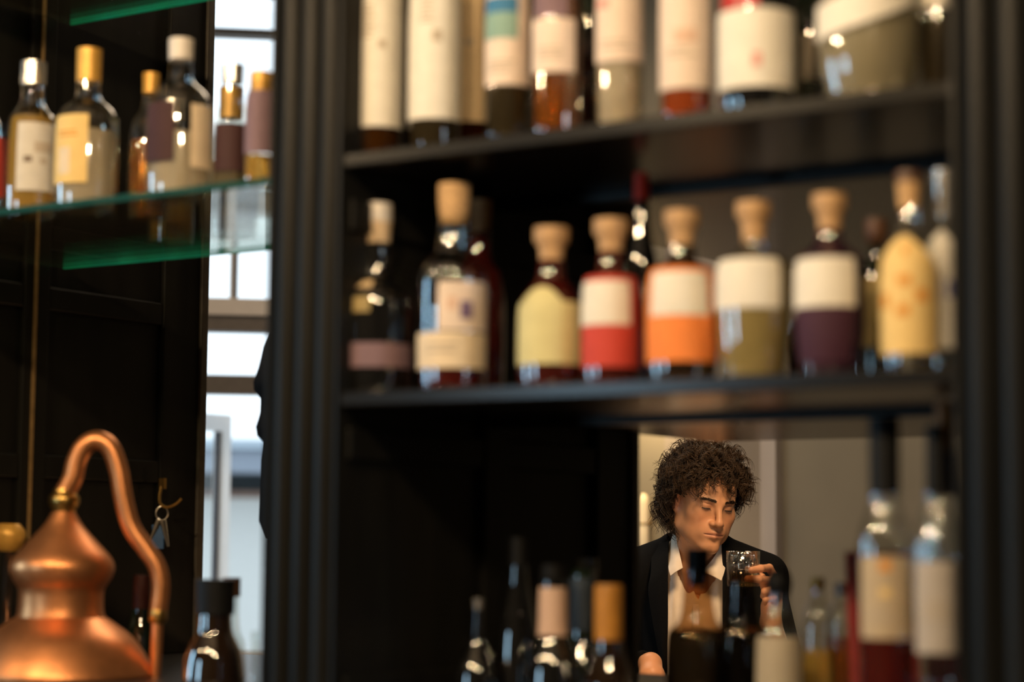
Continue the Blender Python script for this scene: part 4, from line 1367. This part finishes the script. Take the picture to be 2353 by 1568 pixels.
nst = 0
while nst < 1080:
    th = rng.uniform(-PI, PI)
    ph = math.asin(rng.uniform(-.90, 1))
    if nst >= 900:                                   # fuller sides and nape
        th = rng.uniform(1.45, 2.7) * rng.choice([-1, 1])
        ph = rng.uniform(-.95, .0)
    if ph < hairline(th) + rng.normal(0, .04):
        continue
    nst += 1
    p, dn = scalp(th, ph)
    front = max(0, math.cos(th)) * max(0, 1 - ph / 1.15)
    low = max(0, -ph)
    down = np.array([0, 0, -1.0])
    tang = down - dn * (down @ dn)
    tang = tang / (np.linalg.norm(tang) + 1e-6)
    side = np.cross(dn, tang)
    L = rng.uniform(.046, .082)
    outw = rng.uniform(.60, 1.30) - .30 * front
    tw = .60 + .40 * math.cos(ph) + .25 * front
    if low > .15:
        L *= 1.45 if th < -1.5 else (1.0 if abs(th) < 2.2 else 0.75)
        outw *= .95
    if front > .18 and .34 < th < .66 and ph < .95:       # parting that bares the forehead on the far side
        L *= .40
    ax_s = side * rng.normal(0, .28)
    hr = rng.uniform(.0045, .0085)
    turns = rng.uniform(2.4, 4.2) * rng.choice([-1, 1])
    p0 = rng.uniform(0, 2 * PI)
    e1 = side
    e2 = np.cross(tang * .8 + dn * .6, side)
    e2 = e2 / np.linalg.norm(e2)
    n = 34
    for q in range(4):
        jit = rng.normal(0, 1, 3) * .0020
        ph_j = p0 + rng.normal(0, .22)
        Lq = L * rng.uniform(.85, 1.08)
        pts_ = []
        for i in range(n):
            t = i / (n - 1)
            c_ = p + jit * (.3 + t) + dn * (Lq * outw * (t - .48 * t * t)) + tang * (Lq * (.15 * t + .85 * t * t) * tw) + ax_s * (Lq * t) + np.array([0, -1, 0]) * (front * .012 * t)
            w = ph_j + turns * 2 * PI * t
            rr_ = hr * min(1, t * 4.0) * (1 + .25 * t)
            pts_.append(from_head(c_ + e1 * rr_ * math.cos(w) + e2 * rr_ * math.sin(w)))
        strand(pts_, rng.uniform(.0008, .0014))
hair = link('hair', [Vector((v[0], v[1], v[2] + mo.z)) for v in hv], hf, M_hair, man, True)
# undercoat
GC = Grid((-.13, -.13, -.02), (.16, .16, .26), .004)
C3 = (GC.X, GC.Y, GC.Z)
Hc = to_head(*C3)
dc = ell(Hc, (0, .022, .050), (.090, .108, .099))
dc = dc + .006 * np.sin(Hc[0] * 190) * np.sin(Hc[1] * 170 + 1) * np.sin(Hc[2] * 180)
face = np.maximum(Hc[2] - (.085 + .25 * np.maximum(0, Hc[1] + .05) - .0), Hc[1] + .012)      # keep the face clear
dc = smax(dc, -face, .012)
dc = smax(dc, -(Hc[2] + .075 - .4 * np.maximum(0, .02 - Hc[1])), .01)
earc = ell((np.abs(Hc[0]), Hc[1], Hc[2]), (.085, .0, -.020), (.030, .024, .030))
dc = smax(dc, -earc, .01)
GC.V = dc.astype(np.float32)
np_mesh('hair_base', *GC.mesh(), M_haircap, hair)

# brows and lashes
bv = MB()
for s in (-1, 1):
    for i in range(170):
        t = rng.uniform(0, 1)
        x = s * (.012 + .036 * t)
        z = .0180 + .0060 * math.sin(t * 2.2) - .004 * t + rng.normal(0, .0019)
        y = -.0992 + .019 * t ** 1.6
        a = from_head((x, y, z))
        b = from_head((x + s * .006, y + .0015 - .001, z + rng.uniform(-.0005, .0022)))
        bv.tube([Vector(a) + Vector((0, 0, mo.z)), Vector(b) + Vector((0, 0, mo.z))], [.0006, .0003], 3, False)
bv.build('eyebrows', M_hair, man, True)
lv = MB()
for s in (-1, 1):
    arc = []
    for i in range(13):
        a = -1.0 + 2.0 * i / 12
        x = .0315 + .0160 * math.sin(a)
        y = -.0745 - .0153 * math.cos(a) * .96
        z = .0025 - .0040 - .0024 * math.cos(a)
        arc.append(Vector(from_head((s * x, y, z))) + Vector((0, 0, mo.z)))
    lv.tube(arc, [.0006 + .0010 * math.sin(PI * i / 12) for i in range(13)], 6)
    for i in range(1, 12):
        q = arc[i]
        dq = Vector(from_head((s * (.0315 + .0200 * math.sin(-1.0 + 2.0 * i / 12)), -.0745 - .0225 * math.cos(-1.0 + 2.0 * i / 12), -.0105))) + Vector((0, 0, mo.z))
        lv.tube([q, q.lerp(dq, .75)], [.0007, .0002], 4, False)
lv.build('eyelashes', mat('lashes', (0.014, 0.008, 0.005), 0.6, noise=0.1), man, True)

# ---- ribbed tumbler in the raised hand
tum = empty('tumbler', (0, 0, 0))
wpos = Matrix.Translation((mo.x, mo.y, 0)) @ Matrix.Rotation(man_rz, 4, 'Z') @ Vector((TC[0], TC[1], Tz0 + mo.z))
tum.location = wpos
tag(tum, 'clear ribbed whisky tumbler held up in the hand', 'glass')
tv, tf = [], []
NS = 224
prof_o = [(TR * .93, 0), (TR * .96, .004), (TR * .97, .012), (TR * .985, .05), (TR, TH - .012), (TR, TH)]
for i, (r, z) in enumerate(prof_o):
    for j in range(NS):
        a = 2 * PI * j / NS
        rr_ = r - (.0020 * (0.5 + 0.5 * math.cos(28 * a)) if i < 4 or i == 4 else 0)
        tv.append((rr_ * math.cos(a), rr_ * math.sin(a), z))
prof_i = [(TR - .0022, TH), (TR - .0026, .05), (TR - .004, .016), (TR * .6, .011), (.002, .010)]
for r, z in prof_i:
    for j in range(NS):
        a = 2 * PI * j / NS
        tv.append((r * math.cos(a), r * math.sin(a), z))
nr = len(prof_o) + len(prof_i)
for i in range(nr - 1):
    for j in range(NS):
        a, b = i * NS + j, i * NS + (j + 1) % NS
        tf.append((a, b, b + NS, a + NS))
tf.append(tuple(reversed(range(NS))))
tf.append(tuple((nr - 1) * NS + j for j in range(NS)))
M_crystal = glass('tumbler_glass', (0.90, 0.89, 0.85), 0.22, 0.03)
link('ribbed_wall', tv, tf, M_crystal, tum, True)
MB().lathe([(TR - .0050, .0125), (TR - .0036, .028), (TR - .0036, .034)], 48).build('drink', mat('pale_drink', (0.93, 0.86, 0.70), 0.02, trans=1.0, ior=1.33), tum, True)
